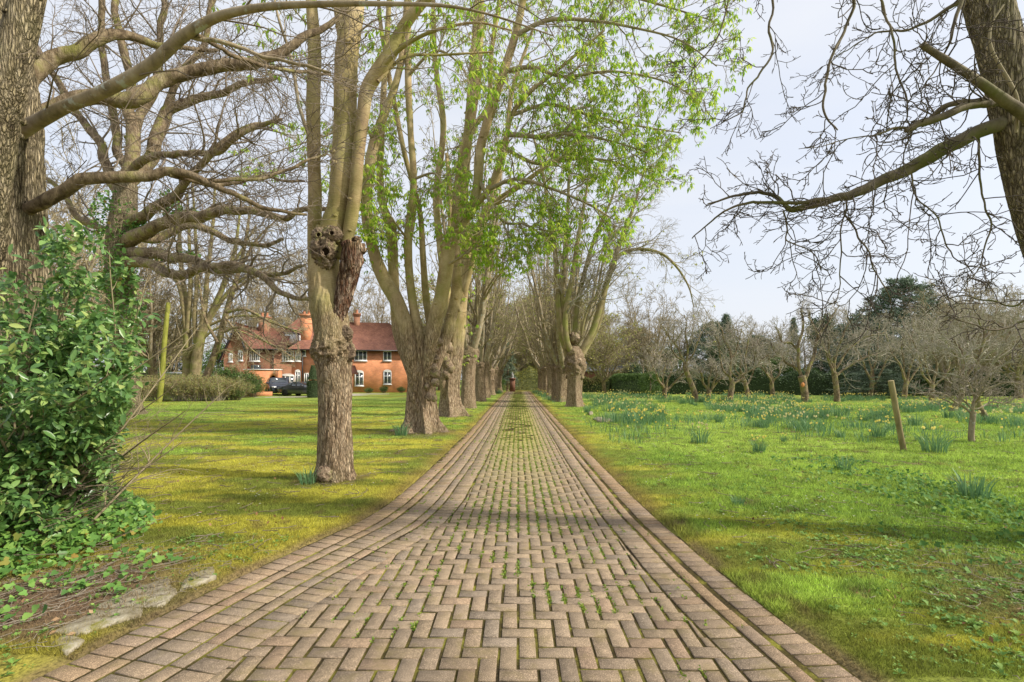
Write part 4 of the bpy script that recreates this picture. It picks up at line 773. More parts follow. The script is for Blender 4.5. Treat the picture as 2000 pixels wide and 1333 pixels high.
# ivy-clad oak standing further back on the left lawn
t = Tree('oak_tree', (-16.6, 20.5, 0), 'spreading bare tree with ivy up its trunk on the left lawn behind the bush', seed=22); rg = t.rng; DB = 20.5
t.trunk([(246, 822, DB, 32), (243, 780, DB, 24), (240, 700, DB, 22), (236, 600, DB, 21), (232, 520, DB, 21), (236, 460, DB, 22), (242, 410, DB, 20), (248, 360, DB, 17)], M['bark_oak'], 60, 90, furrow(.07, 8, .15, 8, .10, .3, .3, 5, .2))
bl = [
 [(240, 480, DB, 14), (275, 455, DB-.5, 13), (300, 438, DB-1, 12), (345, 425, DB-1.5, 11), (380, 420, DB-2, 11), (430, 405, DB-2.5, 9), (490, 408, DB-3, 8), (560, 415, DB-3.5, 6), (640, 405, DB-4, 4)],
 [(236, 500, DB, 12), (270, 492, DB-.6, 12), (320, 492, DB-1.2, 10), (360, 500, DB-2, 9), (400, 515, DB-2.5, 9), (450, 528, DB-3, 9), (510, 545, DB-4, 7), (560, 575, DB-4.5, 5), (610, 590, DB-5, 4)],
 [(234, 520, DB, 12), (265, 515, DB-.5, 11), (310, 528, DB-1, 9), (360, 535, DB-1.8, 9), (410, 522, DB-2.4, 8), (450, 515, DB-3, 7), (510, 530, DB-3.4, 5), (590, 520, DB-4, 3)],
 [(238, 440, DB, 11), (265, 428, DB-.3, 11), (300, 400, DB-.8, 10), (345, 380, DB-1.2, 9), (360, 360, DB-1.5, 7), (420, 300, DB-2, 6), (470, 260, DB-2, 5), (530, 240, DB-2, 3)],
 [(244, 400, DB, 14), (252, 330, DB, 13), (262, 260, DB, 12), (248, 215, DB, 10), (256, 160, DB, 8), (240, 80, DB, 7), (230, -20, DB, 5), (225, -120, DB, 3)],
 [(248, 360, DB, 12), (275, 320, DB+.5, 12), (300, 290, DB+.8, 12), (318, 235, DB+1, 11), (345, 215, DB+1, 9), (400, 190, DB+1, 7), (470, 160, DB, 6), (540, 150, DB, 4)],
 [(242, 400, DB, 9), (220, 330, DB+.3, 9), (190, 270, DB+.5, 8), (150, 230, DB+.7, 7), (110, 150, DB+1, 6), (60, 60, DB+1, 4)],
 [(244, 370, DB, 9), (225, 300, DB+1.2, 8), (215, 220, DB+1.5, 7), (200, 120, DB+1.8, 6), (205, 0, DB+2, 5), (210, -100, DB+2, 3)],
 [(252, 330, DB, 8), (300, 300, DB-1, 7), (350, 310, DB-1.5, 6), (420, 300, DB-2, 6), (480, 250, DB-2.4, 5), (540, 235, DB-2.8, 3)],
 [(262, 260, DB, 9), (300, 180, DB+.6, 7), (310, 100, DB+1, 6), (325, 20, DB+1, 5), (340, -80, DB+1, 3)],
 [(318, 235, DB+1, 7), (350, 150, DB+1, 6), (400, 90, DB+1, 5), (420, 0, DB+1, 4), (440, -100, DB+1, 3)],
 [(242, 470, DB, 8), (200, 440, DB+.5, 7), (150, 420, DB+.8, 6), (100, 360, DB+1, 4), (40, 340, DB+1, 3)],
 [(240, 450, DB, 9), (300, 470, DB+1.5, 8), (380, 440, DB+2, 7), (470, 480, DB+2, 5), (560, 470, DB+2, 3)],
]
for q, rows in enumerate(bl):
    P, R = t.limb(rows, M['bark_branch'], 14, 50, 5, low=.15, kink=.8)
    o = t.grow(P, R, [TW(14, 3.0, ang=(.35, 1.0), rr=.45, rmax=.045, t0=.18, wig=.2, K=10, trop=.02, lw=.6), TW(6, 1.4, rr=.5, wig=.22, K=7), TW(5, .65, rr=.6, K=5, wig=.28)])
# ivy on this oak
iv = MB()
for c_, r_, n_ in [((225, 430), (1.0, .7, 1.3), 900), ((232, 520), (.75, .7, 1.3), 800), ((240, 620), (.6, .6, 2.0), 700), ((225, 560), (.8, .6, 1.2), 500), ((345, 412), (.9, .3, .25), 220), ((330, 385), (.5, .3, .3), 120), ((310, 497), (1.0, .25, .28), 260), ((370, 500), (.5, .2, .2), 110), ((285, 440), (.6, .35, .4), 200)]:
    c = Q(c_[0], c_[1], DB-.3); u = rand_unit(rg, n_)*rg.random((n_, 1))**.4*np.array(r_)+c; u = u[fbm(u*1.6, 3, 5) > .42]; small_leaves(iv, rg, u, .13, .8)
iv.build('ivy', M['leaf_ivy'], t.root, origin=t.base)
t.done(M['twig'])

# thick leaning tree at the right edge, long low limb over the meadow
DR = 4.3
t = Tree('oak_tree', (5.0, 4.35, 0), 'large rough-barked tree at the right edge leaning over the meadow with a long drooping limb', seed=23); rg = t.rng; t.mn = (1.15, .85, .7)
t.trunk([(2118, 1080, DR, 72), (2112, 1040, DR, 56), (2128, 940, DR, 47), (2110, 760, DR, 42), (2080, 560, DR, 39), (2030, 420, DR, 36), (2005, 330, DR, 34), (1986, 240, DR, 34), (1968, 150, DR, 33), (1947, 70, DR, 33), (1927, 0, DR, 34), (1900, -90, DR, 34), (1870, -230, DR, 26), (1850, -420, DR, 16)], M['bark_oak'], 110, 200, furrow(.10, 20, .13, 9, .08, .25, .3, 5, .5))
rl = [
 ([(1985, 235, 4.3, 16), (1955, 243, 4.3, 13.5), (1915, 255, 4.3, 13), (1870, 278, 4.3, 13), (1830, 298, 4.3, 13), (1790, 320, 4.35, 12), (1740, 345, 4.4, 10.5), (1690, 368, 4.45, 9.5), (1640, 385, 4.5, 8), (1590, 400, 4.6, 7), (1545, 410, 4.7, 5.5), (1530, 400, 4.75, 4), (1500, 378, 4.8, 3.4), (1440, 380, 4.9, 2.4), (1380, 400, 5.0, 1.6)], 15),
 ([(1640, 385, 4.5, 4), (1590, 392, 4.55, 4), (1540, 396, 4.6, 3.5), (1480, 400, 4.7, 3), (1430, 410, 4.8, 2.3), (1380, 440, 5.0, 1.5), (1350, 470, 5.2, 1)], 9),
 ([(1975, 200, 4.2, 10), (1935, 206, 4.1, 8.5), (1890, 216, 4.05, 8), (1840, 232, 4.0, 7.5), (1790, 250, 4.0, 7), (1765, 262, 4.0, 5)], 10),
 ([(1790, 250, 4.0, 2.9), (1745, 248, 4.0, 2.3), (1700, 262, 4.0, 1.4), (1640, 280, 4.0, 0.9), (1560, 290, 4.0, 0.6)], 8),
 ([(1960, 196, 4.4, 8), (1900, 196, 4.5, 6), (1850, 208, 4.6, 5), (1820, 230, 4.7, 4), (1780, 240, 4.8, 2)], 8),
 ([(1640, -120, 4.3, 4.1), (1672, 0, 4.3, 3.2), (1650, 60, 4.3, 2.9), (1625, 110, 4.3, 2.6), (1616, 170, 4.3, 2.3), (1612, 215, 4.3, 2.0), (1640, 250, 4.3, 1.2)], 10),
 ([(1490, -120, 5, 2.9), (1512, 0, 5, 2.3), (1506, 50, 5, 2.3), (1508, 105, 5, 2.1), (1480, 150, 5, 2.0), (1458, 180, 5, 1.7), (1448, 215, 5, 1.4), (1420, 240, 5, 1.0), (1390, 255, 5, 0.7)], 9),
 ([(1440, -100, 5.3, 2.3), (1420, 20, 5.3, 1.7), (1400, 80, 5.3, 1.5), (1370, 120, 5.3, 1.2), (1340, 150, 5.3, 0.7)], 7),
 ([(1700, -60, 4.0, 2.3), (1730, 40, 4.0, 2.0), (1745, 100, 4.0, 2.0), (1757, 150, 4.0, 1.7), (1770, 210, 4.0, 1.4), (1760, 260, 4, 0.9)], 8),
 ([(1530, 412, 4.7, 1.7), (1538, 440, 4.7, 1.7), (1540, 470, 4.7, 1.4), (1580, 490, 4.7, 1.2), (1600, 530, 4.7, 0.8)], 9),
 ([(1655, 388, 4.5, 1.7), (1650, 420, 4.5, 1.5), (1640, 480, 4.5, 1.3), (1632, 560, 4.5, 0.9), (1625, 600, 4.5, 0.6)], 9),
 ([(1650, 420, 4.5, 1.7), (1690, 480, 4.4, 1.5), (1710, 530, 4.4, 1.2), (1740, 590, 4.4, 0.8)], 8),
 ([(1910, 258, 4.3, 2.0), (1914, 320, 4.3, 2.0), (1918, 380, 4.3, 1.7), (1925, 410, 4.3, 1.7), (1938, 440, 4.3, 1.7), (1920, 500, 4.3, 1.3), (1890, 550, 4.3, 0.9), (1860, 580, 4.3, 0.6)], 8),
 ([(1780, 340, 4.35, 1.5), (1795, 390, 4.35, 1.4), (1830, 420, 4.35, 1.3), (1850, 480, 4.35, 1.2), (1880, 515, 4.3, 0.7)], 9),
 ([(1900, -60, 3.9, 4.6), (1860, 60, 3.9, 2.9), (1840, 110, 4, 1.7), (1800, 180, 4, 0.9)], 8),
 ([(2060, 560, 4.0, 4.6), (2000, 628, 4.0, 2.3), (1950, 648, 4.0, 2.0), (1900, 636, 4.0, 1.4), (1860, 616, 4, 0.8)], 5),
 ([(1930, -40, 5.0, 5.8), (1850, 20, 5.2, 3.5), (1780, 60, 5.3, 2.3), (1700, 70, 5.4, 1.4), (1620, 120, 5.5, 0.7)], 10),
 ([(2060, 480, 5.0, 4.6), (2000, 590, 5.2, 2.0), (1930, 590, 5.3, 1.5), (1860, 585, 5.4, 1.2), (1800, 620, 5.5, 0.6)], 7),
]
for q, (rows, c1) in enumerate(rl):
    P, R = t.limb(rows, M['limb_dark'], 16 if q == 0 else 8, 90 if q == 0 else 40, 4 if q < 3 else 0, low=.12, kink=.10 if q else .06)
    big = q in (0, 2, 4, 16)
    o = t.grow(P, R, [TW(c1+(12 if q == 0 else 0), .62, ang=(.4, 1.2), rr=.4, rmax=.007, t0=.05, wig=.24, K=10, trop=-.02, flat=.2, lw=.6), TW(5, .26, ang=(.4, .9), rr=.55, wig=.26, K=7, lw=.5), TW(3, .075, rr=.75, K=4, wig=.3, tip=.9)])
P, R = pxline([(2015, 236, 3.98, 11), (1985, 212, 3.95, 10.5), (1955, 192, 3.92, 9.5), (1915, 162, 3.9, 8), (1870, 132, 3.9, 7), (1830, 107, 3.9, 6.3), (1800, 87, 3.9, 5.5)], 50); mb = MB(); loft(mb, P, R, 20, lambda th, v: (fbm(v*9, 3, 4)-.5)*.2); t.part(mb, 'dead_limb', M['limb_dark'])
t.limb([(1984, 260, 4.05, 3), (1985, 190, 4.0, 3.4), (1938, 100, 4.0, 2.6), (1936, 50, 4.0, 2.2), (1960, 10, 4.0, 1.6)], M['twig_olive'], 8, 24, 0)
t.done(M['twig_dark'])

# ------------------------------------------------------------------ evergreen bush and ivy at the left
def plant(name, loc, label, cat, group=None, rz=0, s=1.0): return empty(name, loc, rz, label, cat, group, s)
rg = np.random.default_rng(31)
ro = plant('laurel_bush', (-4.15, 4.35, 0), 'glossy broad-leaved evergreen bush spilling out from the foot of the left-edge tree', 'bush')
tw, lf = MB(), MB(); stems = []
for k in range(34):
    a = rg.uniform(-.9, 2.6); b0 = np.array((-4.55+rg.normal()*.3, 4.6+rg.normal()*.35, .05)); top = np.array((-4.15+rg.normal()*.55, 4.3+rg.normal()*.45, rg.uniform(.7, 2.65)))
    top[0] += .35*sin(top[2]*1.2)-.1; m_ = (b0+top)/2+np.array((rg.normal()*.15, rg.normal()*.15, .1)); q = smooth_line([b0, m_, top], 12); stems.append(q)
P = np.array(stems); R = np.tile(np.linspace(.013, .004, 12), (len(P), 1)); tubes(tw, P, R, 5)
o1 = kids(rg, P, R, per=11, L=.55, rr=.6, ang=(.5, 1.2), wig=.15, K=7, t0=.15); tubes(tw, *o1, 4)
o2 = kids(rg, *o1, per=4, L=.22, rr=.6, K=4, wig=.2, ang=(.4, .9)); tubes(tw, *o2, 3)
pts = np.concatenate([o2[0][:, k] for k in (1, 2, 3)]+[o1[0][:, k] for k in (3, 5, 6)]); pts = np.repeat(pts, 5, 0)+rg.normal(size=(len(pts)*5, 3))*.04
def laurel_ok(p):
    D = p[:, 1]; px = CX+F*p[:, 0]/D; py = HY-F*(p[:, 2]-CH)/D
    lim = np.interp(py, [400, 440, 470, 520, 620, 700, 760, 820, 900, 1000, 1100], [120, 160, 215, 262, 285, 278, 255, 232, 215, 200, 190])
    return ~((px < 82) & (py > 500) & (py < 860) & (rg.random(len(p)) < .6)) & (px < lim+rg.normal(size=len(p))*9) & (p[:, 2] < 2.95) & (D > 3.0)
pts = pts[laurel_ok(pts)]; n_ = len(pts)
def big_leaves(mb, rg, pts, l0, asp, out=(.5, -.45, .05)):
    n = len(pts); d = nrm(rg.normal(size=(n, 3))*.8+np.array(out)); nv = nrm(rg.normal(size=(n, 3))*.45+np.array((.25, -.35, .8)))
    s = nrm(np.cross(d, nv)); up = nrm(np.cross(s, d)); l = (l0*rg.uniform(.55, 1.2, n))[:, None]; w = l*asp
    U = [0, .18, .45, .75, 1]; WD = [.12, .75, 1, .68, .03]; rows = []
    for u, wd in zip(U, WD):
        c = pts+d*l*u-np.array((0, 0, 1))*l*.12*u*u
        rows += [c-s*w*.5*wd+up*w*.16*wd, c, c+s*w*.5*wd+up*w*.16*wd]
    v = np.stack(rows, 1); i = np.arange(n)*15; f = []
    for k in range(4):
        for e in (0, 1): f.append(np.stack([i+3*k+e, i+3*k+e+1, i+3*k+e+4, i+3*k+e+3], -1))
    mb.add(v.reshape(-1, 3), np.concatenate(f))
big_leaves(lf, rg, pts, .086, .42)
tw.build('stems', M['twig_olive'], ro, True, origin=ro.location); lf.build('leaves', M['leaf_laurel'], ro, True, origin=ro.location)
# bare brown stalks poking out of the bush
tw = MB(); P = []
for k in range(46):
    b0 = np.array((-4.3+rg.normal()*.15, 4.3+rg.normal()*.2, rg.uniform(.1, .75))); e = b0+np.array((rg.uniform(.5, 1.0), rg.uniform(-.35, .3), rg.uniform(-.05, .55))); P.append(smooth_line([b0, (b0+e)/2+rg.normal(size=3)*.05, e], 9))
P = np.array(P); R = np.tile(np.linspace(.006, .002, 9), (len(P), 1)); tubes(tw, P, R, 4); o1 = kids(rg, P, R, per=5, L=.22, ang=(.3, .8), K=5, wig=.12); tubes(tw, *o1, 3)
tw.build('dead_twigs', M['twig'], ro, True, origin=ro.location)
def ivy_leaves(mb, rg, pts, size):
    n = len(pts); shp = np.array([(0, 0), (.35, -.12), (.62, .22), (.36, .42), (.30, .72), (0, 1.05), (-.30, .72), (-.36, .42), (-.62, .22), (-.35, -.12)])
    nv = nrm(rg.normal(size=(n, 3))*.55+np.array((.15, -.4, .85))); d = nrm(np.cross(nv, rand_unit(rg, n))); s = np.cross(d, nv); l = (size*rg.uniform(.5, 1.25, n))[:, None]
    v = np.stack([pts+d*l*q[1]+s*l*q[0]+nv*l*.12*abs(q[0]) for q in shp]+[pts+d*l*.4-nv*l*.03], 1); i = np.arange(n)[:, None]*11
    f = np.concatenate([np.stack([i[:, 0]+k, i[:, 0]+(k+1) % 10, i[:, 0]+10], 1) for k in range(10)]); mb.add(v.reshape(-1, 3), f)
lf, tw = MB(), MB(); n_ = 15000; x = rg.uniform(-5.8, -2.9, n_); y = rg.uniform(2.6, 6.2, n_)
hgt = np.clip(1.15-np.hypot((x+4.95)/1.25, (y-4.35)/1.25), 0, 1); k = (hgt > .0+.12*rg.random(n_)) & (x < xl(y)-.35) & (n2(x, y, 2.5, 3, 91) > .30); x, y, hgt = x[k], y[k], hgt[k]
hh = 1.25*hgt**1.1; z = ground_z(x, y)+.02+hh*rg.random(len(x))**.5
ivy_leaves(lf, rg, np.stack([x, y, z], -1), .052)
n_ = 900; x = rg.uniform(-5.2, -2.6, n_); y = rg.uniform(2.35, 4.2, n_); k = (x < xl(y)-.45) & (n2(x, y, 2.2, 3, 92) > .5); x, y = x[k], y[k]; ivy_leaves(lf, rg, np.stack([x, y, ground_z(x, y)+.02+.03*rg.random(len(x))], -1), .045)
io = lf.build('ivy_ground_cover', M['leaf_ivy']); tag(io, kind='stuff')
n_ = 7000; x = xr(np.full(n_, 4.))+.5+rg.random(n_)*4; y = rg.uniform(2.6, 9, n_); k = (rg.random(n_) < sm(.36, .52, n2(x, y, 1.0, 3, 93))*sm(.9, 2.3, x-xr(y)-.35*(y-2.4)*.8)) & (x < y*1.12+.5); x, y = x[k], y[k]
lf = MB(); ivy_leaves(lf, rg, np.stack([x, y, ground_z(x, y)+.02+.05*rg.random(len(x))], -1), .042); tag(lf.build('ground_ivy', leafmat('ground_ivy_leaf', [(0, (.06, .14, .035)), (.6, (.12, .25, .055)), (1, (.24, .36, .10))], .7, .3, .15)), kind='stuff')
# ------------------------------------------------------------------ house
def brickmat(name, a, b_, mort, sx=4.4, sy=13.3):
    m, n, b = mat(name, .9, .15); t = n.nodes.new('ShaderNodeTexCoord'); sp = n.nodes.new('ShaderNodeSeparateXYZ'); n.links.new(t.outputs['Object'], sp.inputs[0])
    ad = n.nodes.new('ShaderNodeMath'); ad.operation = 'ADD'; n.links.new(sp.outputs[0], ad.inputs[0]); n.links.new(sp.outputs[1], ad.inputs[1])
    cb = n.nodes.new('ShaderNodeCombineXYZ'); n.links.new(ad.outputs[0], cb.inputs[0]); n.links.new(sp.outputs[2], cb.inputs[1])
    w = n.nodes.new('ShaderNodeTexBrick'); w.inputs['Scale'].default_value = 1; w.inputs['Brick Width'].default_value = 1/sx; w.inputs['Row Height'].default_value = 1/sy; w.inputs['Mortar Size'].default_value = .009
    w.inputs['Color1'].default_value = (*a, 1); w.inputs['Color2'].default_value = (*b_, 1); w.inputs['Mortar'].default_value = (*mort, 1); n.links.new(cb.outputs[0], w.inputs['Vector'])
    f, _ = noise(n, .9, 6); c = mixc(n, 1.0, w.outputs['Color'], ramp(n, f, [(.3, (.72, .70, .68)), (.6, (1.12, 1.1, 1.08))]), 'MULTIPLY')
    n.links.new(c, b.inputs['Base Color']); bump(n, b, w.outputs['Fac'], -.4, .01); return m
M['brick'] = brickmat('orange_brick', (.68, .255, .105), (.55, .19, .085), (.52, .36, .24))
M['brick_old'] = brickmat('brown_brick', (.38, .17, .095), (.28, .12, .07), (.28, .20, .14))
M['tile'] = brickmat('clay_roof_tiles', (.29, .135, .09), (.205, .095, .07), (.10, .055, .04), 6, 8.5)
M['white'] = plain('white_paint', (.80, .80, .78), .5, .4, var=.03); M['black'] = plain('black_paint', (.02, .02, .022), .4, .4)
M['glass'] = plain('window_glass', (.05, .06, .065), .12, .8, var=.5, sc=1.2); M['grey'] = plain('grey_render', (.35, .35, .34)); M['slate'] = plain('slate_roof', (.30, .31, .33), .6)
HA = rad(12); HO = np.array((Q(575, HY, 54)[0], 54.0)); hc, hs_ = cos(HA), sin(HA)
def hu(px, v=0):
    Ox, Oy = HO[0]-v*hs_, HO[1]+v*hc; k = (px-CX)/F; return (k*Oy-Ox)/(hc-k*hs_)
def hzz(px, py, v=0): return CH+(HY-py)*(HO[1]+hu(px, v)*hs_+v*hc)/F
house = empty('brick_house', (HO[0], HO[1], 0), HA, 'large red brick house with clay tile roofs and tall chimneys beyond the lawn', 'house')
def bx(name, m, x0, x1, y0, y1, z0, z1, par): mb = MB(); mb.box(x0, x1, y0, y1, z0, z1); return mb.build(name, m, par)
ue = hu(803); ul = hu(437, -.5); EZ = 4.95
wallA = bx('wall', M['brick'], -.3, ue, 0, 7.4, 0, EZ, house)
wallB = bx('wall', M['brick_old'], hu(478), -.3, .0, 7, 0, EZ-.02, house)
mb = MB(); g0, g1 = ul, hu(480, -.5); gm_ = (g0+g1)/2+.25; v = [(g0, -.5, 0), (g1, -.5, 0), (g1, -.5, EZ), (gm_, -.5, 7.5), (g0, -.5, 3.9), (g0, 6.8, 0), (g1, 6.8, 0), (g1, 6.8, EZ), (gm_, 6.8, 7.5), (g0, 6.8, 3.9)]
mb.add(v, [(0, 1, 2), (0, 2, 3), (0, 3, 4)]); mb.add(v, [(0, 4, 9, 5), (1, 6, 7, 2), (2, 7, 8, 3), (3, 8, 9, 4)]); gable = mb.build('wall', M['brick_old'], house)
def slab_roof(name, quads, th, par, m=None):
    mb = MB()
    for q in quads:
        q = np.array(q, float); n_ = len(q); nv = nrm(np.cross(q[1]-q[0], q[2]-q[0])); nv = nv*np.sign(nv[2]); v = np.concatenate([q, q-nv*th])
        if n_ == 4: mb.add(v, [(0, 1, 2, 3), (7, 6, 5, 4)]+[(i, (i+1) % 4, 4+(i+1) % 4, 4+i) for i in range(4)])
        else: mb.add(v, [(0, 1, 2), (5, 4, 3)]); mb.add(v, [(i, (i+1) % 3, 3+(i+1) % 3, 3+i) for i in range(3)])
    return mb.build(name, m or M['tile'], par)
RZ = 8.45; e = .4
roofA = slab_roof('roof', [[(-.7, -e, EZ-.1), (ue+e, -e, EZ-.1), (ue-2.6, 3.7, RZ), (3.2, 3.7, RZ)], [(-.7, -e, EZ-.1), (3.2, 3.7, RZ), (-.7, 7.8, EZ-.1)], [(ue+e, -e, EZ-.1), (ue+e, 7.8, EZ-.1), (ue-2.6, 3.7, RZ)], [(-.7, 7.8, EZ-.1), (3.2, 3.7, RZ), (ue-2.6, 3.7, RZ), (ue+e, 7.8, EZ-.1)]], .12, house)
uc = hu(478); roofB = slab_roof('roof', [[(g1-.2, -.35, EZ-.1), (-.9, -.35, EZ-.1), (-.9, 3.3, 7.55), (g1-.6, 3.3, 7.55)], [(g1-.6, 3.3, 7.55), (-.9, 3.3, 7.55), (-.9, 7.2, EZ-.1), (g1-.2, 7.2, EZ-.1)]], .12, house)
roofC = slab_roof('roof', [[(g0-.35, -.9, 3.65), (gm_, -.9, 7.66), (gm_, 6.9, 7.66), (g0-.35, 6.9, 3.65)], [(g1+.15, -.9, EZ-.15), (g1+.15, 6.9, EZ-.15), (gm_, 6.9, 7.66), (gm_, -.9, 7.66)]], .12, house)
mb = MB()
for (xa, za, xb, zb) in ((g0-.35, 3.5, gm_, 7.5), (g1+.15, EZ-.3, gm_, 7.5)):
    d = np.array((xb-xa, 0, zb-za)); v = [(xa, -.97, za), (xb, -.97, zb), (xb, -.97, zb-.4), (xa, -.97, za-.4)]; v += [(p[0], -.905, p[2]) for p in v]; mb.add(v, [(0, 1, 2, 3), (7, 6, 5, 4), (0, 4, 5, 1), (3, 2, 6, 7), (1, 5, 6, 2), (0, 3, 7, 4)])
mb.build('bargeboard', M['black'], roofC)
yb = 7.5; ua, ub = hu(552, yb), hu(640, yb); roofD = slab_roof('roof', [[(ua, yb-3.3, 6.6), (ub, yb-3.3, 6.6), (ub-1.6, yb, 9.35), (ua+2.0, yb, 9.35)], [(ua, yb-3.3, 6.6), (ua+2.0, yb, 9.35), (ua, yb+3.3, 6.6)], [(ub, yb-3.3, 6.6), (ub, yb+3.3, 6.6), (ub-1.6, yb, 9.35)]], .12, house)
bx('wall', M['brick_old'], ua+.3, ub-.3, yb-3, yb+3, 4.6, 6.62, house)
d0, d1 = hu(562, 3.2), hu(586, 3.2); dm = bx('dormer', M['white'], d0, d1, 1.9, 4.4, 5.6, hzz(574, 652, 1.9), roofB)
bx('dormer_roof', M['slate'], d0-.1, d1+.1, 1.8, 4.5, hzz(574, 652, 1.9)+.002, hzz(574, 652, 1.9)+.1, dm)
def chimney(par, u0, u1, v0, z0, z1, m, pots=2, dp=1.1):
    c = MB(); c.box(u0, u1, v0, v0+dp, z0, z1-.35); c.box(u0-.06, u1+.06, v0-.06, v0+dp+.06, z1-.348, z1-.2); c.box(u0-.12, u1+.12, v0-.12, v0+dp+.12, z1-.198, z1); o = c.build('chimney', m, par)
    for k in range(pots):
        p = MB(); x = u0+(u1-u0)*(k+.5)/pots; loft(p, np.array([(x, v0+dp/2, z1), (x, v0+dp/2, z1+.35), (x, v0+dp/2, z1+.45)]), np.array((.16, .13, .15)), 12); p.build('chimney_pot', M['pot'], o)
M['pot'] = plain('terracotta', (.45, .20, .11))
chimney(roofB, hu(505, 2.6), hu(523.5, 2.6), 2.6, 5.6, hzz(514, 618, 2.6), M['brick_old'], 2)
chimney(roofA, hu(587, .9), hu(606, .9), .9, 5.0, hzz(597, 614, .9), M['brick'], 2, 1.3)
chimney(roofA, hu(691, 3.2), hu(702, 3.2), 3.2, 7.2, hzz(696, 612, 3.2), M['brick_old'], 1, .7)
def window(par, px0, px1, py0, py1, n_, v=0.0, transom=0.0, doors=False, arch=0):
    u0, u1 = hu(px0, v), hu(px1, v); z1, z0 = hzz((px0+px1)/2, py0, v), hzz((px0+px1)/2, py1, v)
    f = MB(); w = .085; y0, y1 = v-.06, v+.02
    f.box(u0, u1, y0, y1, z1-w, z1); f.box(u0, u1, y0, y1, z0, z0+w); f.box(u0, u0+w, y0, y1, z0+w, z1-w); f.box(u1-w, u1, y0, y1, z0+w, z1-w)
    zt = z1-(z1-z0)*transom if transom else None
    for k in range(1, n_): x = u0+(u1-u0)*k/n_; f.box(x-.04, x+.04, y0+.003, y1, z0+w, z1-w)
    if zt: f.box(u0+w, u1-w, y0+.006, y1, zt-.045, zt+.045)
    if doors: f.box(u0+w, u1-w, y0+.009, y1, z0+(z1-z0)*.38, z0+(z1-z0)*.46); f.box(u0+w, u1-w, y0+.012, y1-.01, z0+w, z0+(z1-z0)*.2)
    if arch:
        a = np.linspace(0, pi, 9); pts = [((u0+u1)/2+cos(q)*(u1-u0)/2, sin(q)*.22) for q in a]; v_ = [(p[0], y0, z1+p[1]) for p in pts]+[((u0+u1)/2, y0, z1)]; v2 = [(p[0], y1, p[2]) for p in v_]
        f.add(v_+v2, [(9, k, k+1) for k in range(8)]); f.add(v_+v2, [(k, k+10, k+11, k+1) for k in range(8)])
    o = f.build('french_doors' if doors else 'window', M['white'], par)
    g = MB(); g.box(u0+w*.5, u1-w*.5, v-.035, v+.01, z0+w*.5, z1-w*.5); g.build('pane', M['glass'], o)
    if not doors: bx('sill', M['white'], u0-.07, u1+.07, v-.13, v-.003, z0-.08, z0-.003, o)
window(house, 692, 717, 685, 705, 3); window(house, 748.5, 764.5, 686, 705, 2)
window(house, 693, 710, 727, 754, 2, 0, .36, arch=1); window(house, 749, 764.5, 726, 751, 2, 0, .36, arch=1); window(house, 650, 672, 727, 753, 2, 0, .36)
window(house, 552, 574, 686, 706, 4); window(house, 576.5, 588, 685, 706, 3); window(house, 590.5, 597.5, 684, 696, 1)
window(house, 548.5, 575, 734, 757, 3, 0, .0, True, arch=1); window(house, 576.5, 587, 726, 751, 2, 0, .3, arch=1); window(house, 594, 603, 729, 748, 2)
window(house, 487, 507.5, 685, 706, 5); window(house, 447, 454.5, 690, 707, 2, -.5); window(house, 465, 474.5, 688, 705, 2, -.5, 0, arch=1)
lx0, lx1 = hu(476, -1.6), hu(546, -1.6); mb = MB(); zt_ = hzz(510, 723, -1.6); ax0, ax1 = hu(524.5, -1.6), hu(541, -1.6); zs_ = 1.35; mb.box(lx0, ax0, -1.6, -.5, 0, zt_); mb.box(ax1, lx1, -1.6, -.5, 0, zt_)
ar = [(ax0+(ax1-ax0)*(1-cos(q))/2, zs_+sin(q)*.62) for q in np.linspace(0, pi, 11)]
for k in range(10): (xa, za), (xb, zb) = ar[k], ar[k+1]; v = [(xa, y, z) for y in (-1.6, -.9) for z in (za, zt_)]+[(xb, y, z) for y in (-1.6, -.9) for z in (zb, zt_)]; mb.add(v, [(0, 1, 5, 4), (2, 6, 7, 3), (1, 3, 7, 5), (0, 4, 6, 2)])
link = mb.build('link_wall', M['brick'], house); bx('arch_recess', M['hole'], ax0-.1, ax1+.1, -.88, -.5, 0, zt_-.1, link); bx('coping', M['white'], lx0-.05, lx1+.05, -1.67, -.45, zt_+.002, zt_+.09, link)
bx('skylight', M['glass'], hu(492, -1), hu(508, -1), -1.3, -.6, zt_+.1, zt_+.55, link)
for px, z0, z1, v in ((548, 0, 2.5, -.1), (591, 0, EZ-.2, -.1), (478.5, 2.7, EZ, -.2), (534, 2.7, EZ-.2, -.1)): bx('downpipe', M['black'], hu(px)-.05, hu(px)+.05, v-.05, v+.045, z0, z1, house)
bx('gutter', M['black'], -.75, ue+.4, -.56, -.42, EZ-.2, EZ-.07, roofA); bx('gutter', M['black'], g1+.1, -.8, -.5, -.37, EZ-.2, EZ-.08, roofB)
pr0, pr1 = hu(660, -1.2), hu(700, -1.2); slab_roof('porch_roof', [[(pr0, -1.5, hzz(680, 730, -1.5)), (pr1, -1.5, hzz(680, 730, -1.5)), (pr1-.5, .0, hzz(680, 714)), (pr0, 0, hzz(680, 714))]], .1, house)
bx('porch_post', M['brick_old'], hu(686.5, -1.3), hu(689.5, -1.3), -1.35, -1.15, 0, hzz(680, 730, -1.5)-.1, house)
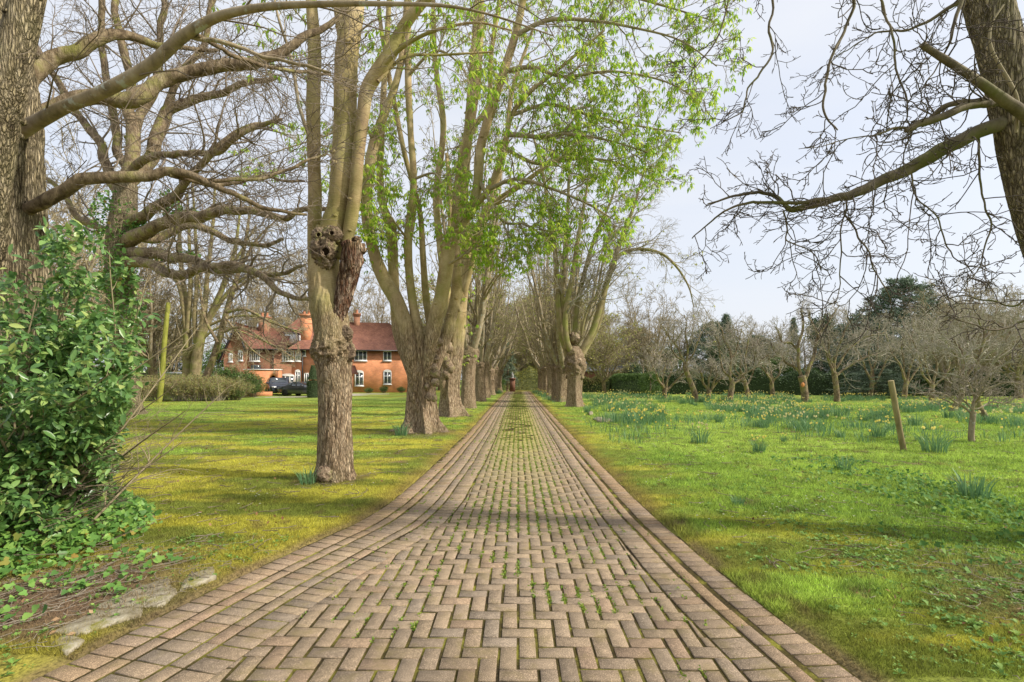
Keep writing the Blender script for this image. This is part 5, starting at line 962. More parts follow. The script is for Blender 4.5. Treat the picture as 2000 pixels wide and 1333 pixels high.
# low outbuilding seen over the shrubs, bungalow behind the hedge
ob = empty('outbuilding', (Q(385, 0, 50)[0], 50, 0), 0, 'low brick outbuilding with a white roof edge half hidden by shrubs left of the house', 'outbuilding')
bx('wall', M['brick'], 0, 3.4, 0, 3, 0, 1.75, ob); bx('roof', M['white'], -.1, 3.5, -.1, 3.1, 1.752, 1.95, ob); bx('window', M['white'], .4, 1.8, -.05, -.001, .9, 1.5, ob)
ob = empty('long_shed', (Q(300, 0, 58)[0], 58, 0), 0, 'long low pale-roofed shed behind the brown shrubs at the far left', 'shed')
bx('wall', M['grey'], 0, 5.5, 0, 3, 0, 2.1, ob); bx('roof', M['slate'], -.2, 5.7, -.2, 3.2, 2.102, 2.4, ob)
bo = empty('bungalow', (Q(1150, 0, 62)[0], 62, 0), 0, 'pale-roofed bungalow glimpsed behind the clipped hedge', 'bungalow')
bx('wall', M['brick_old'], 0, 5.4, 0, 6, 0, 2.7, bo); slab_roof('roof', [[(-.4, -.4, 2.65), (5.8, -.4, 2.65), (4.2, 3, 4.6), (1.2, 3, 4.6)], [(-.4, -.4, 2.65), (1.2, 3, 4.6), (-.4, 6.4, 2.65)], [(5.8, -.4, 2.65), (5.8, 6.4, 2.65), (4.2, 3, 4.6)]], .15, bo, M['slate'])
for x in (1.2, 3.6): o = bx('window', M['white'], x, x+1.1, -.06, -.002, 1.1, 2.2, bo); bx('pane', M['glass'], x+.08, x+1.02, -.075, -.062, 1.18, 2.12, o)
# gate pier at the far end of the drive
gp = empty('brick_pier', (Q(1001, 0, 61.5)[0], 61.5, 0), 0, 'brick gate pier with a finial at the far end of the drive', 'gate pier')
mb = MB(); mb.box(-.34, .34, -.3, .3, 0, 1.55); mb.box(-.42, .42, -.38, .38, 1.552, 1.66); mb.box(-.36, .36, -.32, .32, 1.662, 1.72); mb.build('pier', brickmat('dark_brick', (.26, .11, .07), (.19, .085, .055), (.2, .15, .11)), gp)
mb = MB(); loft(mb, np.array([(0, 0, 1.72), (0, 0, 1.8), (0, 0, 1.9), (0, 0, 2.1), (0, 0, 2.35), (0, 0, 2.5)]), np.array((.2, .1, .16, .13, .06, .02)), 16); mb.build('finial', M['grey'], gp, True)
# ------------------------------------------------------------------ cars
def car(name, loc, rz, label, paint, L, Wd, H, sport, plate):
    r_ = empty(name, loc, rz, label, 'car', 'cars parked by the house'); w = Wd/2
    # x, half width, bottom, shoulder, roof
    if sport: st = [(0, .72, .42, .60, .60), (.1, .88, .28, .66, .66), (.5, .97, .22, .74, .74), (1.35, 1, .22, .90, .90), (1.55, 1, .22, .92, .98), (2.25, 1, .22, .90, H), (2.75, 1, .22, .92, H), (3.45, 1, .22, .95, 1.06), (3.75, .98, .24, .95, .95), (L-.12, .90, .34, .84, .84), (L, .80, .45, .78, .78)]
    else: st = [(0, .80, .50, .85, .85), (.1, .92, .35, .95, .95), (.45, .98, .28, 1.0, 1.0), (1.3, 1, .28, 1.10, 1.10), (1.42, 1, .28, 1.12, 1.18), (2.05, 1, .28, 1.12, H-.03), (2.6, 1, .28, 1.12, H), (3.9, 1, .30, 1.14, H-.05), (4.4, .98, .32, 1.12, 1.2), (L-.1, .95, .36, 1.05, 1.05), (L, .86, .5, .95, .95)]
    rings = []
    for x, ww, zb, zs, zt in st:
        W_ = w*ww; c = zt > zs+.04; wt = W_*(.76 if c else .86); rings.append([(x, -W_*.9, zb), (x, -W_, zb+.16), (x, -W_, zs-.13), (x, -W_*.955, zs), (x, -wt, zt-.0+(0 if c else .015)), (x, -wt*.6, zt+.03), (x, wt*.6, zt+.03), (x, wt, zt+(0 if c else .015)), (x, W_*.955, zs), (x, W_, zs-.13), (x, W_, zb+.16), (x, W_*.9, zb)])
    V = np.array(rings); n_ = V.shape[1]; idx = np.arange(V.shape[0]*n_).reshape(-1, n_); nx = np.roll(idx, -1, 1); mb = MB(); mb.add(V.reshape(-1, 3), np.stack([idx[:-1], idx[1:], nx[1:], nx[:-1]], -1).reshape(-1, 4))
    for e_ in (idx[0], idx[-1][::-1]): c = V.reshape(-1, 3)[e_].mean(0); mb.add(np.concatenate([V.reshape(-1, 3)[e_], c[None]]), [(k, (k+1) % n_, n_) for k in range(n_)])
    body = mb.build('body', paint, r_, True)
    ci_ = [k for k, s_ in enumerate(st) if s_[4] > s_[3]+.04]; a0, a1 = ci_[0], ci_[-1]
    def glass(name, q, n0=1):
        q = np.array(q, float); nv = nrm(np.cross(q[1]-q[0], q[2]-q[0])); c = q.mean(0); ctr = np.array((L/2, 0, .9)); nv = nv*np.sign(np.dot(nv, c-ctr)); q = c+(q-c)*.88; v = np.concatenate([q+nv*.03, q+nv*.005]); g = MB(); g.add(v, [(0, 1, 2, 3), (7, 6, 5, 4)]+[(i, (i+1) % 4, 4+(i+1) % 4, 4+i) for i in range(4)]); g.build(name, M['glass'], r_)
    glass('windscreen', [V[a0, 4], V[a0, 7], V[a0+1, 7], V[a0+1, 4]]); glass('rear_window', [V[a1, 4], V[a1, 7], V[a1-1, 7], V[a1-1, 4]])
    for s0, s1 in ((3, 4), (8, 7)):
        for k in range(a0, a1): glass('side_window', [V[k, s0], V[k+1, s0], V[k+1, s1], V[k, s1]])
    wr = .33 if sport else .37
    for x in (.85, L-.95):
        for s_ in (-1, 1):
            q = MB(); loft(q, np.array([(x, s_*(w-.20), wr), (x, s_*(w-.02), wr), (x, s_*(w+.015), wr)]), np.array((wr, wr, wr*.93)), 24); wo_ = q.build('wheel', M['tyre'], r_, True); q = MB(); loft(q, np.array([(x, s_*(w+.0), wr), (x, s_*(w+.025), wr)]), np.array((wr*.66, wr*.6)), 20); q.build('rim', M['rim'], wo_)
    zl = .62 if sport else .82
    for s_ in (-1, 1): bx('headlight', M['lamp'], -.02, .12, s_*w*.62-.2, s_*w*.62+.2, zl-.07, zl+.08, r_); bx('wing_mirror', paint, 1.5, 1.68, s_*(w+.07)-.09, s_*(w+.07)+.09, (.92 if sport else 1.12), (1.04 if sport else 1.26), r_)
    bx('grille', M['black'], -.03, .06, -.5, .5, zl-.28, zl-.1, r_); bx('number_plate', M['white'], -.045, -.031, -.26, .26, zl-.40, zl-.29, r_); return r_
M['tyre'] = plain('tyre_rubber', (.02, .02, .02), .9); M['rim'] = plain('alloy', (.45, .45, .46), .35, .5, .8); M['lamp'] = plain('lamp_glass', (.55, .56, .58), .15, .8)
navy = plain('dark_blue_car_paint', (.022, .026, .04), .18, .7); steel = plain('grey_car_paint', (.10, .105, .115), .2, .7, .5)
car('parked_car', (*Q(549, 0, 45.2)[:2], 0), rad(122), 'dark blue tall car facing the camera beside the flowery bank', navy, 4.7, 1.92, 1.68, False, 1)
car('parked_car', (*Q(634, 0, 43.6)[:2], 0), rad(165), 'low grey sports car parked in front of the white french doors', steel, 4.4, 1.86, 1.3, True, 1)
pv = MB(); pv.prism([G(500, 778)[:2], G(760, 775)[:2], G(760, 769.5)[:2], G(470, 770)[:2]], .0, .03); tag(pv.build('parking_gravel', plain('pale_gravel', (.40, .36, .29), .9, sc=40)), kind='structure')
# ------------------------------------------------------------------ hedges, shrubs, evergreens
def leafcloud(mb, rg, c, r, n, size, shell=.5, thr=.40, sc=1.1, asp=.6, up=.4, seed=0):
    p = rand_unit(rg, n)*rg.random((n, 1))**shell*np.asarray(r)*(1+.25*(fbm(rand_unit(rg, n)*2, 2, seed)[:, None]-.5)); q = p+np.asarray(c)
    q = q[fbm(q*sc, 3, seed) > thr]; q[:, 2] = np.maximum(q[:, 2], .02); small_leaves(mb, rg, q, size, asp, up)
def hedge(name, x0, x1, y0, y1, h, label, lm, n, size, seed, loc, rz=0, rnd=.35, cat='hedge', lump=.12, cm='core_dark'):
    rg = np.random.default_rng(seed); r_ = empty(name, loc, rz, label, cat); nx_, nz = max(4, int((x1-x0)/.5)), 10
    core = MB(); a = np.linspace(0, pi, 15); xs_ = np.linspace(x0, x1, nx_*2)
    sec = lambda s_: np.array([(np.sign(cos(q))*abs(cos(q))**rnd*(y1-y0)/2*s_+(y0+y1)/2, abs(sin(q))**rnd*h*s_) for q in a])
    V = []
    for k, x in enumerate(xs_):
        en = min(1, .55+min(k, len(xs_)-1-k)*.25); sc_ = sec(en**.4*.93); w_ = 1+(fbm(np.array([[x*.7, 1, seed]]), 2, seed)[0]-.5)*lump*2; V.append([(x, p[0], p[1]*w_) for p in sc_])
    V = np.array(V); idx = np.arange(V.shape[0]*15).reshape(-1, 15); core.add(V.reshape(-1, 3), np.stack([idx[:-1, :-1], idx[1:, :-1], idx[1:, 1:], idx[:-1, 1:]], -1).reshape(-1, 4))
    for e_ in (0, -1): core.add(np.concatenate([V[e_], V[e_].mean(0)[None]]), [(k, k+1, 15) for k in range(14)])
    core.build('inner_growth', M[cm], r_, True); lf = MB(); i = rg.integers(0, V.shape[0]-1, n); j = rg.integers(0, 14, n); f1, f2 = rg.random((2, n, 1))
    p = (V[i, j]*(1-f1)+V[i+1, j]*f1)*(1-f2)+(V[i, j+1]*(1-f1)+V[i+1, j+1]*f1)*f2; c = np.stack([p[:, 0], np.full(n, (y0+y1)/2), np.full(n, h*.4)], -1)
    p = p+nrm(p-c)*rg.uniform(-.03, .13, (n, 1)); small_leaves(lf, rg, p, size, .6, .6); lf.build('leaves', lm, r_); return r_
hb = Q(1197, 0, 47); hedge('clipped_hedge', 0, 4.2, 0, 2.2, 2.15, 'neatly clipped rounded green hedge block right of the drive', M['leaf_mid'], 9000, .085, 1, (hb[0], 47, 0), 0, .22, lump=.02)
hb = Q(1262, 0, 48); hedge('tall_hedge', 0, 45, 0, 2.5, 2.3, 'long dark hedge closing the orchard behind the fruit trees', M['leaf_dark'], 26000, .14, 2, (hb[0], 49, 0), rad(-12), .3, lump=.35)
hb = Q(905, 0, 68); hedge('wood_edge_thicket', 0, 20, 0, 3, 3.4, 'budding thicket closing the view beyond the end of the drive', M['leaf_olive'], 14000, .16, 7, (hb[0], 68, 0), 0, .4, cat='thicket', lump=.5, cm='core_olive')
hb = Q(1140, 0, 56); hedge('tall_hedge', 0, 4, 0, 2, 2.0, 'short brown hedge between the drive trees and the bungalow', M['leaf_brown'], 4000, .12, 3, (hb[0]-.5, 56, 0), 0, .4, lump=.3)
def evergreen(kind, seed, H, Rr, lm, n=9000, size=.22, trunk=.2):
    rg = np.random.default_rng(seed); r_ = empty('conifer_tree' if kind != 'round' else 'evergreen_tree', (0, -300, 0), 0, None, 'tree'); tw, lf, tr = MB(), MB(), MB()
    loft(tr, smooth_line([(0, 0, -.1), (rg.normal()*.1, 0, H*.5), (0, 0, H*.96)], 16), np.linspace(trunk, .03, 16), 10); tr.build('trunk', M['bark_rough'], r_, True)
    if kind == 'round':
        for k in range(26):
            a = rg.uniform(0, 6.28); u = rg.random(); c = (cos(a)*Rr*.62*sin(pi*(.15+.8*u)), sin(a)*Rr*.62*sin(pi*(.15+.8*u)), H*(.12+.78*u)); leafcloud(lf, rg, c, (Rr*.42, Rr*.42, H*.14), n//26, size, .45, .36, .8, seed=seed+k)
    else:
        nb_ = int(H*(7 if kind == 'cedar' else 9)); P = []
        for k in range(nb_):
            u = (k+rg.random())/nb_; z = H*(.10+.88*u); L = Rr*((1-u)**.8*.95+.06 if kind == 'spire' else (1-.75*u**2.2))*rg.uniform(.65, 1.1); a = k*2.4+rg.normal()*.3
            e_ = (cos(a)*L, sin(a)*L, z+L*(.10 if kind == 'cedar' else -.05)+rg.normal()*.1); P.append(smooth_line([(0, 0, z), (cos(a)*L*.5, sin(a)*L*.5, z+L*.14), e_], 8))
        P = np.array(P); tubes(tw, P, np.tile(np.linspace(.05, .012, 8), (len(P), 1)), 4); o = kids(rg, P, np.full(P.shape[:2], .02), per=12, L=-.32, ang=(.6, 1.2), K=6, wig=.12, flat=.75, t0=.18, trop=-.03); tubes(tw, *o, 3)
        q = o[0][:, 1:].reshape(-1, 3); q = np.repeat(q, max(1, int(n/len(q))+1), 0); q = q+rg.normal(size=q.shape)*np.array((.14, .14, .07)); small_leaves(lf, rg, q, size, .35, .5)
    if tw.v: tw.build('branches', M['twig_dark'], r_, True)
    lf.build('foliage', lm, r_); return r_
eR = evergreen('round', 1, 7, 2.6, M['leaf_dark'], 12000, .2); eC = evergreen('cedar', 2, 10, 6.2, M['leaf_cedar'], 34000, .22); eS = evergreen('spire', 3, 9, 2.2, M['leaf_cedar'], 12000, .18); eG = evergreen('round', 4, 5, 2.8, M['leaf_mid'], 9000, .18)
used = set()
def put(root, px, D, label, s=1.0, rz=0.0, sz=None, group=None):
    first = root.name not in used; used.add(root.name); o = root if first else copy_tree(root)
    o.location = (Q(px, 0, D)[0], D, 0); o.rotation_euler = (0, 0, rz); o.scale = (s, s, s*(sz or 1)); o['label'] = label
    if group: o['group'] = group
    return o
EB = 'evergreens beyond the orchard'
put(eS, 1418, 55, 'pointed green conifer rising behind the forked blossoming fruit tree', 1.0, 0, 1.0, EB); put(eR, 1408, 52, 'dense evergreen low beside a pointed conifer behind the orchard', .8, 1, 1.1, EB)
put(eS, 1550, 72, 'thin dark conifer spire far behind the orchard', .8, 2, 1.5, EB); put(eR, 1605, 62, 'round-topped dark evergreen behind the fruit tree with the orange cut', .95, 2, 1.62, EB)
put(eC, 1765, 52, 'broad blue-green cedar with layered boughs on the right of the meadow', 1.12, 1, 1.08, EB); put(eC, 1690, 62, 'second cedar half hidden behind the broad layered one', .9, 3, 1.1, EB)
put(eC, 1710, 40, 'low spreading blue-green conifer at the foot of the tall cedar', .55, 2, .42, EB); put(eR, 1880, 55, 'dark evergreen right of the broad cedar', 1.1, 4, 1.2, EB); put(eR, 1990, 50, 'dark evergreen at the right edge of the meadow', 1.1, 3, 1.0, EB)
put(eG, 1520, 56, 'pale green bush between the conifers beyond the orchard', .9, 1, .9, EB); put(eR, 1235, 52, 'dark yew mound rising just behind the clipped hedge', .55, 1, .9, EB); put(eG, 1270, 44, 'yellow-green shrub standing over the clipped hedge', .45, 2, 1.0, EB)
put(eC, 1390, 72, 'grey-green conifer far behind the orchard, left of the pointed one', .9, 2, 1.1, EB); put(eR, 1310, 66, 'dark evergreen far behind the leaning fruit tree', .9, 5, 1.0, EB)
EA = 'evergreens round the gate'
put(eS, 991, 64, 'dark blue-green conifer beside the gate pier at the end of the drive', .8, 1, 1.0, EA); put(eG, 973, 60, 'small yellow-green bush left of the gate conifer', .38, 1, 1.1, EA); put(eG, 924, 52, 'light green bush seen between the left drive trunks', .45, 1, .9, EA)
for q, (px, D, s_, sz_, e_) in enumerate([(905, 72, 1.2, 1.1, eC), (945, 80, 1.2, 1.3, eR), (1045, 92, 1.4, 1.2, eC), (1075, 84, 1.1, 1.1, eR), (875, 66, .9, 1.2, eS), (1015, 100, 1.3, 1.4, eR)]):
    put(e_, px, D, ['dark conifer behind the left drive trunks', 'rounded evergreen left of the gate conifer', 'large conifer in the wood beyond the end of the drive', 'evergreen behind the right drive trunks near the gate', 'narrow conifer seen between the second and third left trunks', 'tall dark evergreen straight beyond the gate'][q], s_, q, sz_, EA)
EL = 'evergreens left of the house'
put(eR, 345, 66, 'dark evergreen behind the mossy pole', 1.1, 2, 1.1, EL); put(eG, 425, 62, 'green bushy tree next to the left gable of the house', 1.0, 3, 1.2, EL); put(eR, 290, 60, 'dark bushy evergreen behind the left-edge bush', .9, 4, .9, EL)

for q, (px, D, s_, sz_, e_, lb) in enumerate([(1820, 60, .9, 1.2, eC, 'grey-green conifer just right of the broad layered cedar'), (1720, 46, .62, .8, eC, 'lower layered conifer in front of the tall cedar'), (1650, 58, .8, 1.0, eC, 'blue-green conifer left of the broad layered cedar'), (1930, 62, 1.0, 1.0, eC, 'tall grey-green conifer above the small spreading tree'), (1480, 68, .8, .95, eC, 'distant conifer between the pointed conifer and the thin spire'), (1240, 70, .8, 1.1, eC, 'distant grey-green conifer behind the domed bare tree'), (1350, 60, .7, .8, eG, 'green bushy tree behind the leaning curved fruit tree'), (1580, 52, .7, .8, eG, 'green bushy tree behind the orange-cut fruit tree'), (1690, 48, .6, .8, eG, 'green bush in front of the conifers at the right')]): put(e_, px, D, lb, s_, q*1.9, sz_, EB)

# brown twiggy shrubs along the back of the left lawn
def shrub(name, seed, H, W_, lm, n, size, twm='twig', cat='shrub', upright=.6):
    rg = np.random.default_rng(seed); r_ = empty(name, (0, -320, 0), 0, None, cat); tw, lf = MB(), MB(); N = 60; a = rg.uniform(0, 6.28, N); P = np.empty((N, 8, 3)); rr = rg.random(N)**.6
    for k in range(8): u = k/7; P[:, k] = np.stack([np.cos(a)*rr*W_*(.35+.65*u), np.sin(a)*rr*W_*.6*(.35+.65*u), H*u*(1-.35*rr**2)*rg.uniform(.9, 1.1, N)], -1)
    tubes(tw, P, np.tile(np.linspace(.014, .004, 8), (N, 1)), 4); o = kids(rg, P, np.full((N, 8), .008), per=9, L=.5, ang=(.2, .8), K=5, wig=.15, t0=.2, trop=.06); tubes(tw, *o, 3)
    o2 = kids(rg, *o, per=3, L=.25, K=3, ang=(.3, .9)); tubes(tw, *o2, 3)
    q = np.concatenate([o[0][:, 2:].reshape(-1, 3), o2[0][:, 1:].reshape(-1, 3)]); q = q[rg.integers(0, len(q), n)]+rg.normal(size=(n, 3))*.05; q[:, 2] = np.abs(q[:, 2]); small_leaves(lf, rg, q, size, .6, .4)
    tw.build('stems', M[twm], r_, True); lf.build('leaves', lm, r_); return r_
sB = shrub('twiggy_shrub', 5, 1.5, 1.6, M['leaf_brown'], 9000, .065, 'twig_grey'); sG = shrub('leafy_shrub', 6, 1.6, 1.5, M['leaf_mid'], 7000, .08)
GSH = 'shrubs at the back of the left lawn'
ord_ = ['leftmost', 'second', 'third', 'fourth', 'fifth', 'sixth']
for q, (px, D, s_) in enumerate([(275, 33, 1.0), (312, 34, 1.05), (350, 33.5, 1.05), (388, 33.5, 1.1), (425, 34, 1.05), (452, 35, .95)]): put(sB, px, D, 'brown-green twiggy shrub, %s of the row behind the left lawn' % ord_[q] if q else 'brown-green twiggy shrub at the left end of the row behind the lawn', s_, q*1.3, 1.0, GSH)
for q, (px, D, s_, lb) in enumerate([(435, 39, 1.45, 'tall leafy bush above the brown shrubs near the outbuilding'), (470, 40, 1.25, 'leafy bush sloping down towards the parked cars'), (495, 41, .9, 'small leafy bush just left of the dark blue car'), (395, 42, 1.3, 'leafy bush under the multi-stemmed tree on the left'), (300, 44, 1.4, 'leafy bush behind the mossy pole'), (460, 35, .55, 'low leafy mound in front of the flowery bank'), (720, 53, .35, 'small shrub against the house wall left of the far window'), (750, 54, .45, 'rounded shrub under the right-hand ground floor window of the house'), (784, 55, .4, 'small green shrub at the right end of the house wall')]): put(sG, px, D, lb, s_, q*1.1, 1.0, GSH)
w_ = MB(); g0_ = G(497, 772.5); w_.box(-1.3, .9, -.15, .15, 0, .42); o = w_.build('low_wall', M['brick']); o.location = (*Q(510, 0, 43.5)[:2], 0); o.rotation_euler = (0, 0, rad(20)); tag(o, 'low brick edging wall below the flowery bank beside the dark car', 'wall')
# cloud-cut topiary
rg = np.random.default_rng(8); tp = empty('topiary', (*G(611.5, 778)[:2], 0), 0, 'two-tier clipped topiary just left of the nearest trunk, in front of the house', 'topiary')
for nm, z0, z1, ra, rb in (('lower_tier', .02, 1.38, .46, .50), ('upper_tier', 1.5, 2.62, .44, .12)):
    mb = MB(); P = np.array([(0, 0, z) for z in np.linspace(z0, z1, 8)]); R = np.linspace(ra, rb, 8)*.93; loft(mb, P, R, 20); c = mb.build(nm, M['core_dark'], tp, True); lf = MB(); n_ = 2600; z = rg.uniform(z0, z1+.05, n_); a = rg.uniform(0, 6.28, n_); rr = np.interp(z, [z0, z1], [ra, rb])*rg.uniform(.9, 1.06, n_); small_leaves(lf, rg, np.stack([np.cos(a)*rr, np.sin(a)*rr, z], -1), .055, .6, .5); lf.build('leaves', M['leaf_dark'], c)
mb = MB(); loft(mb, np.array([(0, 0, 1.2), (0, 0, 1.6)]), np.array((.05, .05)), 8); mb.build('stem', M['twig'], tp)
# posts
def post(name, rows, m, label, cat, K=20):
    P, R = pxline(rows, K); mb = MB(); loft(mb, P, R, 18, lambda th, v: (fbm(v*np.array((14, 14, 2)), 3, 2)-.5)*.12); o = mb.build(name, m, None, True, origin=P[0]); return tag(o, label, cat)
post('wooden_post', [(1765.5, 883, 10.15, 5.2), (1758, 845, 10.1, 5), (1750, 800, 10.05, 5), (1740, 744, 10.0, 5)], M['post_wood'], 'leaning round wooden post standing alone in the daffodil meadow', 'post')
post('mossy_pole', [(311, 786, 31, 4.8), (316, 740, 31, 4.6), (322, 660, 31.2, 4.2), (329, 592, 31.4, 3.8)], M['moss_wood'], 'tall yellow-green mossy pole leaning among the brown shrubs', 'pole')

# ------------------------------------------------------------------ orchard
def fruit(rows, D, label, seed, per=(9, 5, 4), Ls=(1.6, .7, .32), lm=None, lfr=0, lsz=.05, m='bark_branch', group='fruit trees in the orchard', t0=.25, twm='twig_grey', trunk_n=1, wig=.24, rmax=.03):
    b = rows[0][0]; t = Tree('fruit_tree', Q(b[0], 0, D)*np.array((1, 1, 0)), label, 'fruit tree', group, seed); rg = t.rng
    for k, r_ in enumerate(rows):
        rr = [(p[0], p[1], D+(p[3] if len(p) > 3 else 0), p[2]*.8) for p in r_]
        if k < trunk_n: t.trunk(rr, M[m], 16, 30, furrow(.05, 9, .2, seed, .10)); P, R = pxline(rr, 30); 
        else: P, R = t.limb([(a_, b_, d_, c_*.72) for a_, b_, d_, c_ in rr], M[m], 8, 26, 0, kink=D*.022)
        if k >= trunk_n or len(rows) == 1:
            o = t.grow(P, R, [TW(per[0], Ls[0], ang=(.3, 1.0), rr=.6, rmax=rmax, t0=t0, wig=wig, K=8, trop=.03), TW(per[1], Ls[1], rr=.6, wig=wig, K=6, trop=.02), TW(per[2], Ls[2], rr=.65, K=4, wig=.28)])
            if lfr: small_leaves(t.lf, rg, tips([o[2][0], o[1][0]], lfr, rg), lsz, .7)
    t.done(M[twm], lm, leafname='blossom' if lm is M['blossom'] else 'leaves'); return t.root
fruit([[(1573, 788, 9), (1572, 770, 8), (1569, 750, 8), (1566, 735, 9)], [(1568, 745, 6), (1556, 715, 5), (1535, 700, 4), (1520, 685, 3), (1510, 665, 2)], [(1567, 740, 6), (1561, 700, 5), (1563, 670, 5), (1568, 640, 4), (1566, 610, 2.5), (1568, 596, 1.5)], [(1570, 745, 7), (1580, 715, 6), (1592, 690, 5.5), (1598, 660, 5), (1612, 640, 4), (1630, 610, 2.5), (1640, 596, 1.5)], [(1563, 690, 4), (1550, 670, 3.5), (1530, 665, 3), (1518, 640, 2)], [(1598, 665, 4), (1590, 640, 3), (1588, 615, 2)]], 31.5, 'bare fruit tree with an orange pruning wound on its trunk', 41)
o = bpy.data.objects['fruit_tree']; mb = MB(); blob(mb, np.random.default_rng(1), Q(1568, 752, 31.2), (.11, .06, .15), .3, 3, 14, 10); mb.build('pruning_wound', plain('raw_wood', (.62, .25, .08)), bpy.data.objects['fruit_tree'], True, origin=o.location)
fruit([[(1635, 786, 7), (1634, 765, 6), (1631, 740, 6), (1629, 728, 6)], [(1629, 735, 5), (1622, 710, 4), (1612, 690, 3), (1600, 660, 2)], [(1631, 735, 5), (1640, 725, 4), (1655, 715, 3.5), (1690, 700, 3), (1720, 690, 2)], [(1629, 730, 5), (1634, 690, 4), (1645, 650, 3), (1665, 625, 2)], [(1633, 720, 4), (1660, 680, 3), (1690, 655, 2.5), (1725, 650, 1.5)], [(1630, 725, 4), (1620, 680, 3), (1625, 640, 2)]], 32, 'wide-crowned bare fruit tree just right of the one with the orange wound', 42, (12, 5, 4), (2.0, .85, .36))
fruit([[(1425, 788, 7), (1427, 770, 6.5), (1430, 752, 6), (1428, 740, 5)], [(1428, 750, 5), (1422, 730, 4.5), (1426, 705, 4), (1426, 685, 3.5), (1412, 660, 2.5), (1400, 635, 1.5)], [(1430, 752, 4), (1443, 738, 4), (1455, 725, 3), (1462, 690, 2.5), (1468, 650, 1.5)], [(1423, 735, 4), (1410, 715, 3), (1403, 690, 2.5), (1398, 660, 1.5)], [(1426, 700, 3), (1440, 680, 2.5), (1450, 650, 1.5)], [(1440, 740, 3), (1475, 720, 2.5), (1500, 690, 2)]], 31, 'forked fruit tree dotted with white blossom in the middle of the orchard', 43, (10, 5, 4), (1.7, .75, .33), M['blossom'], .05, .09)
fruit([[(1358, 785, 7), (1357, 770, 6.5), (1350, 750, 6), (1342, 730, 5.5), (1337, 715, 5)], [(1338, 720, 4.5), (1330, 700, 4), (1322, 680, 3), (1305, 655, 2.5), (1295, 640, 1.5)], [(1338, 718, 4.5), (1342, 690, 3.6), (1338, 665, 3), (1345, 640, 2), (1340, 618, 1.2)], [(1341, 705, 3), (1352, 685, 2.6), (1362, 660, 2), (1372, 640, 1.2)], [(1335, 705, 3), (1322, 690, 2.5), (1318, 665, 2), (1322, 640, 1.2)]], 32, 'fruit tree with a leaning curved trunk and open crown, left side of the orchard', 44, (10, 5, 4), (1.8, .8, .33))
fruit([[(1898, 866, 7), (1897, 850, 6), (1899, 825, 5.5), (1901, 805, 5.5)], [(1900, 810, 4), (1893, 795, 3.5), (1870, 785, 3), (1840, 770, 2.6), (1810, 765, 2), (1785, 763, 1.2)], [(1901, 808, 4), (1905, 780, 3.5), (1920, 765, 3), (1960, 752, 2.4), (2010, 745, 1.5)], [(1900, 805, 4), (1902, 770, 3), (1898, 745, 2), (1905, 725, 1.2)], [(1903, 800, 3), (1930, 790, 2.6), (1965, 785, 2), (2000, 770, 1.2)], [(1898, 800, 3), (1880, 775, 2.4), (1868, 752, 1.6)], [(1901, 802, 3, .3), (1915, 770, 2.4, -.4), (1940, 740, 1.6, -.6)]], 11.4, 'small low spreading bare tree nearest the leaning post', 45, (12, 5, 3), (.55, .26, .10), m='bark_grey', twm='twig_pale', wig=.2, rmax=.010, t0=.15)
fruit([[(1935, 832, 6), (1925, 815, 6), (1913, 795, 6), (1905, 770, 6)], [(1908, 780, 5), (1890, 740, 4), (1880, 700, 3.5), (1870, 660, 2)], [(1906, 775, 5), (1930, 730, 4), (1950, 690, 3), (1975, 650, 2)], [(1906, 775, 4), (1905, 720, 3.5), (1915, 670, 3), (1905, 620, 2)]], 17, 'leaning trunk behind the small spreading tree, its crown filling the right edge', 46, (13, 5, 4), (1.8, .8, .35), M['blossom'], .03, .06)
fruit([[(1858, 808, 8), (1866, 795, 7), (1878, 770, 6), (1880, 740, 5)], [(1880, 745, 5), (1860, 700, 4), (1845, 670, 3), (1830, 640, 2)], [(1880, 745, 5), (1905, 700, 4), (1925, 660, 3), (1950, 610, 2)], [(1880, 740, 4), (1885, 690, 3), (1890, 640, 2)]], 22.5, 'leaning fruit tree with a dark flared foot left of the small spreading tree', 47, (12, 5, 4), (2.1, .9, .38), M['blossom'], .03, .07)
for q, (px, py, s_, lb) in enumerate([(1259, 769, 1.0, 'short forked fruit tree with a yellow-green head next to the clipped hedge'), (1298, 779, .95, 'stubby fruit tree with candelabra arms left of the leaning curved one'), (1384, 781, .85, 'low twisted fruit tree between the leaning curved and the blossoming forked trees')]):
    D = F*CH/(py-HY); k = s_
    f_ = lambda dx, dy: (px+dx*k, py-dy*k)
    fruit([[(*f_(0, -1), 6), (*f_(0, 12), 5), (*f_(1, 22), 5)], [(*f_(0, 18), 4.5), (*f_(-12, 32), 4), (*f_(-17, 50), 3), (*f_(-24, 66), 2)], [(*f_(2, 18), 4.5), (*f_(8, 40), 4), (*f_(16, 58), 3), (*f_(14, 80), 2)], [(*f_(2, 16), 4), (*f_(18, 34), 3.5), (*f_(30, 46), 3), (*f_(44, 62), 1.6)], [(*f_(1, 22), 3.5), (*f_(-3, 50), 3), (*f_(2, 84), 1.6)]], D, lb, 50+q, (9, 5, 4), (1.5, .65, .33), M['leaf_olive'] if q < 2 else None, .5 if q == 0 else .12 if q == 1 else 0, .10)
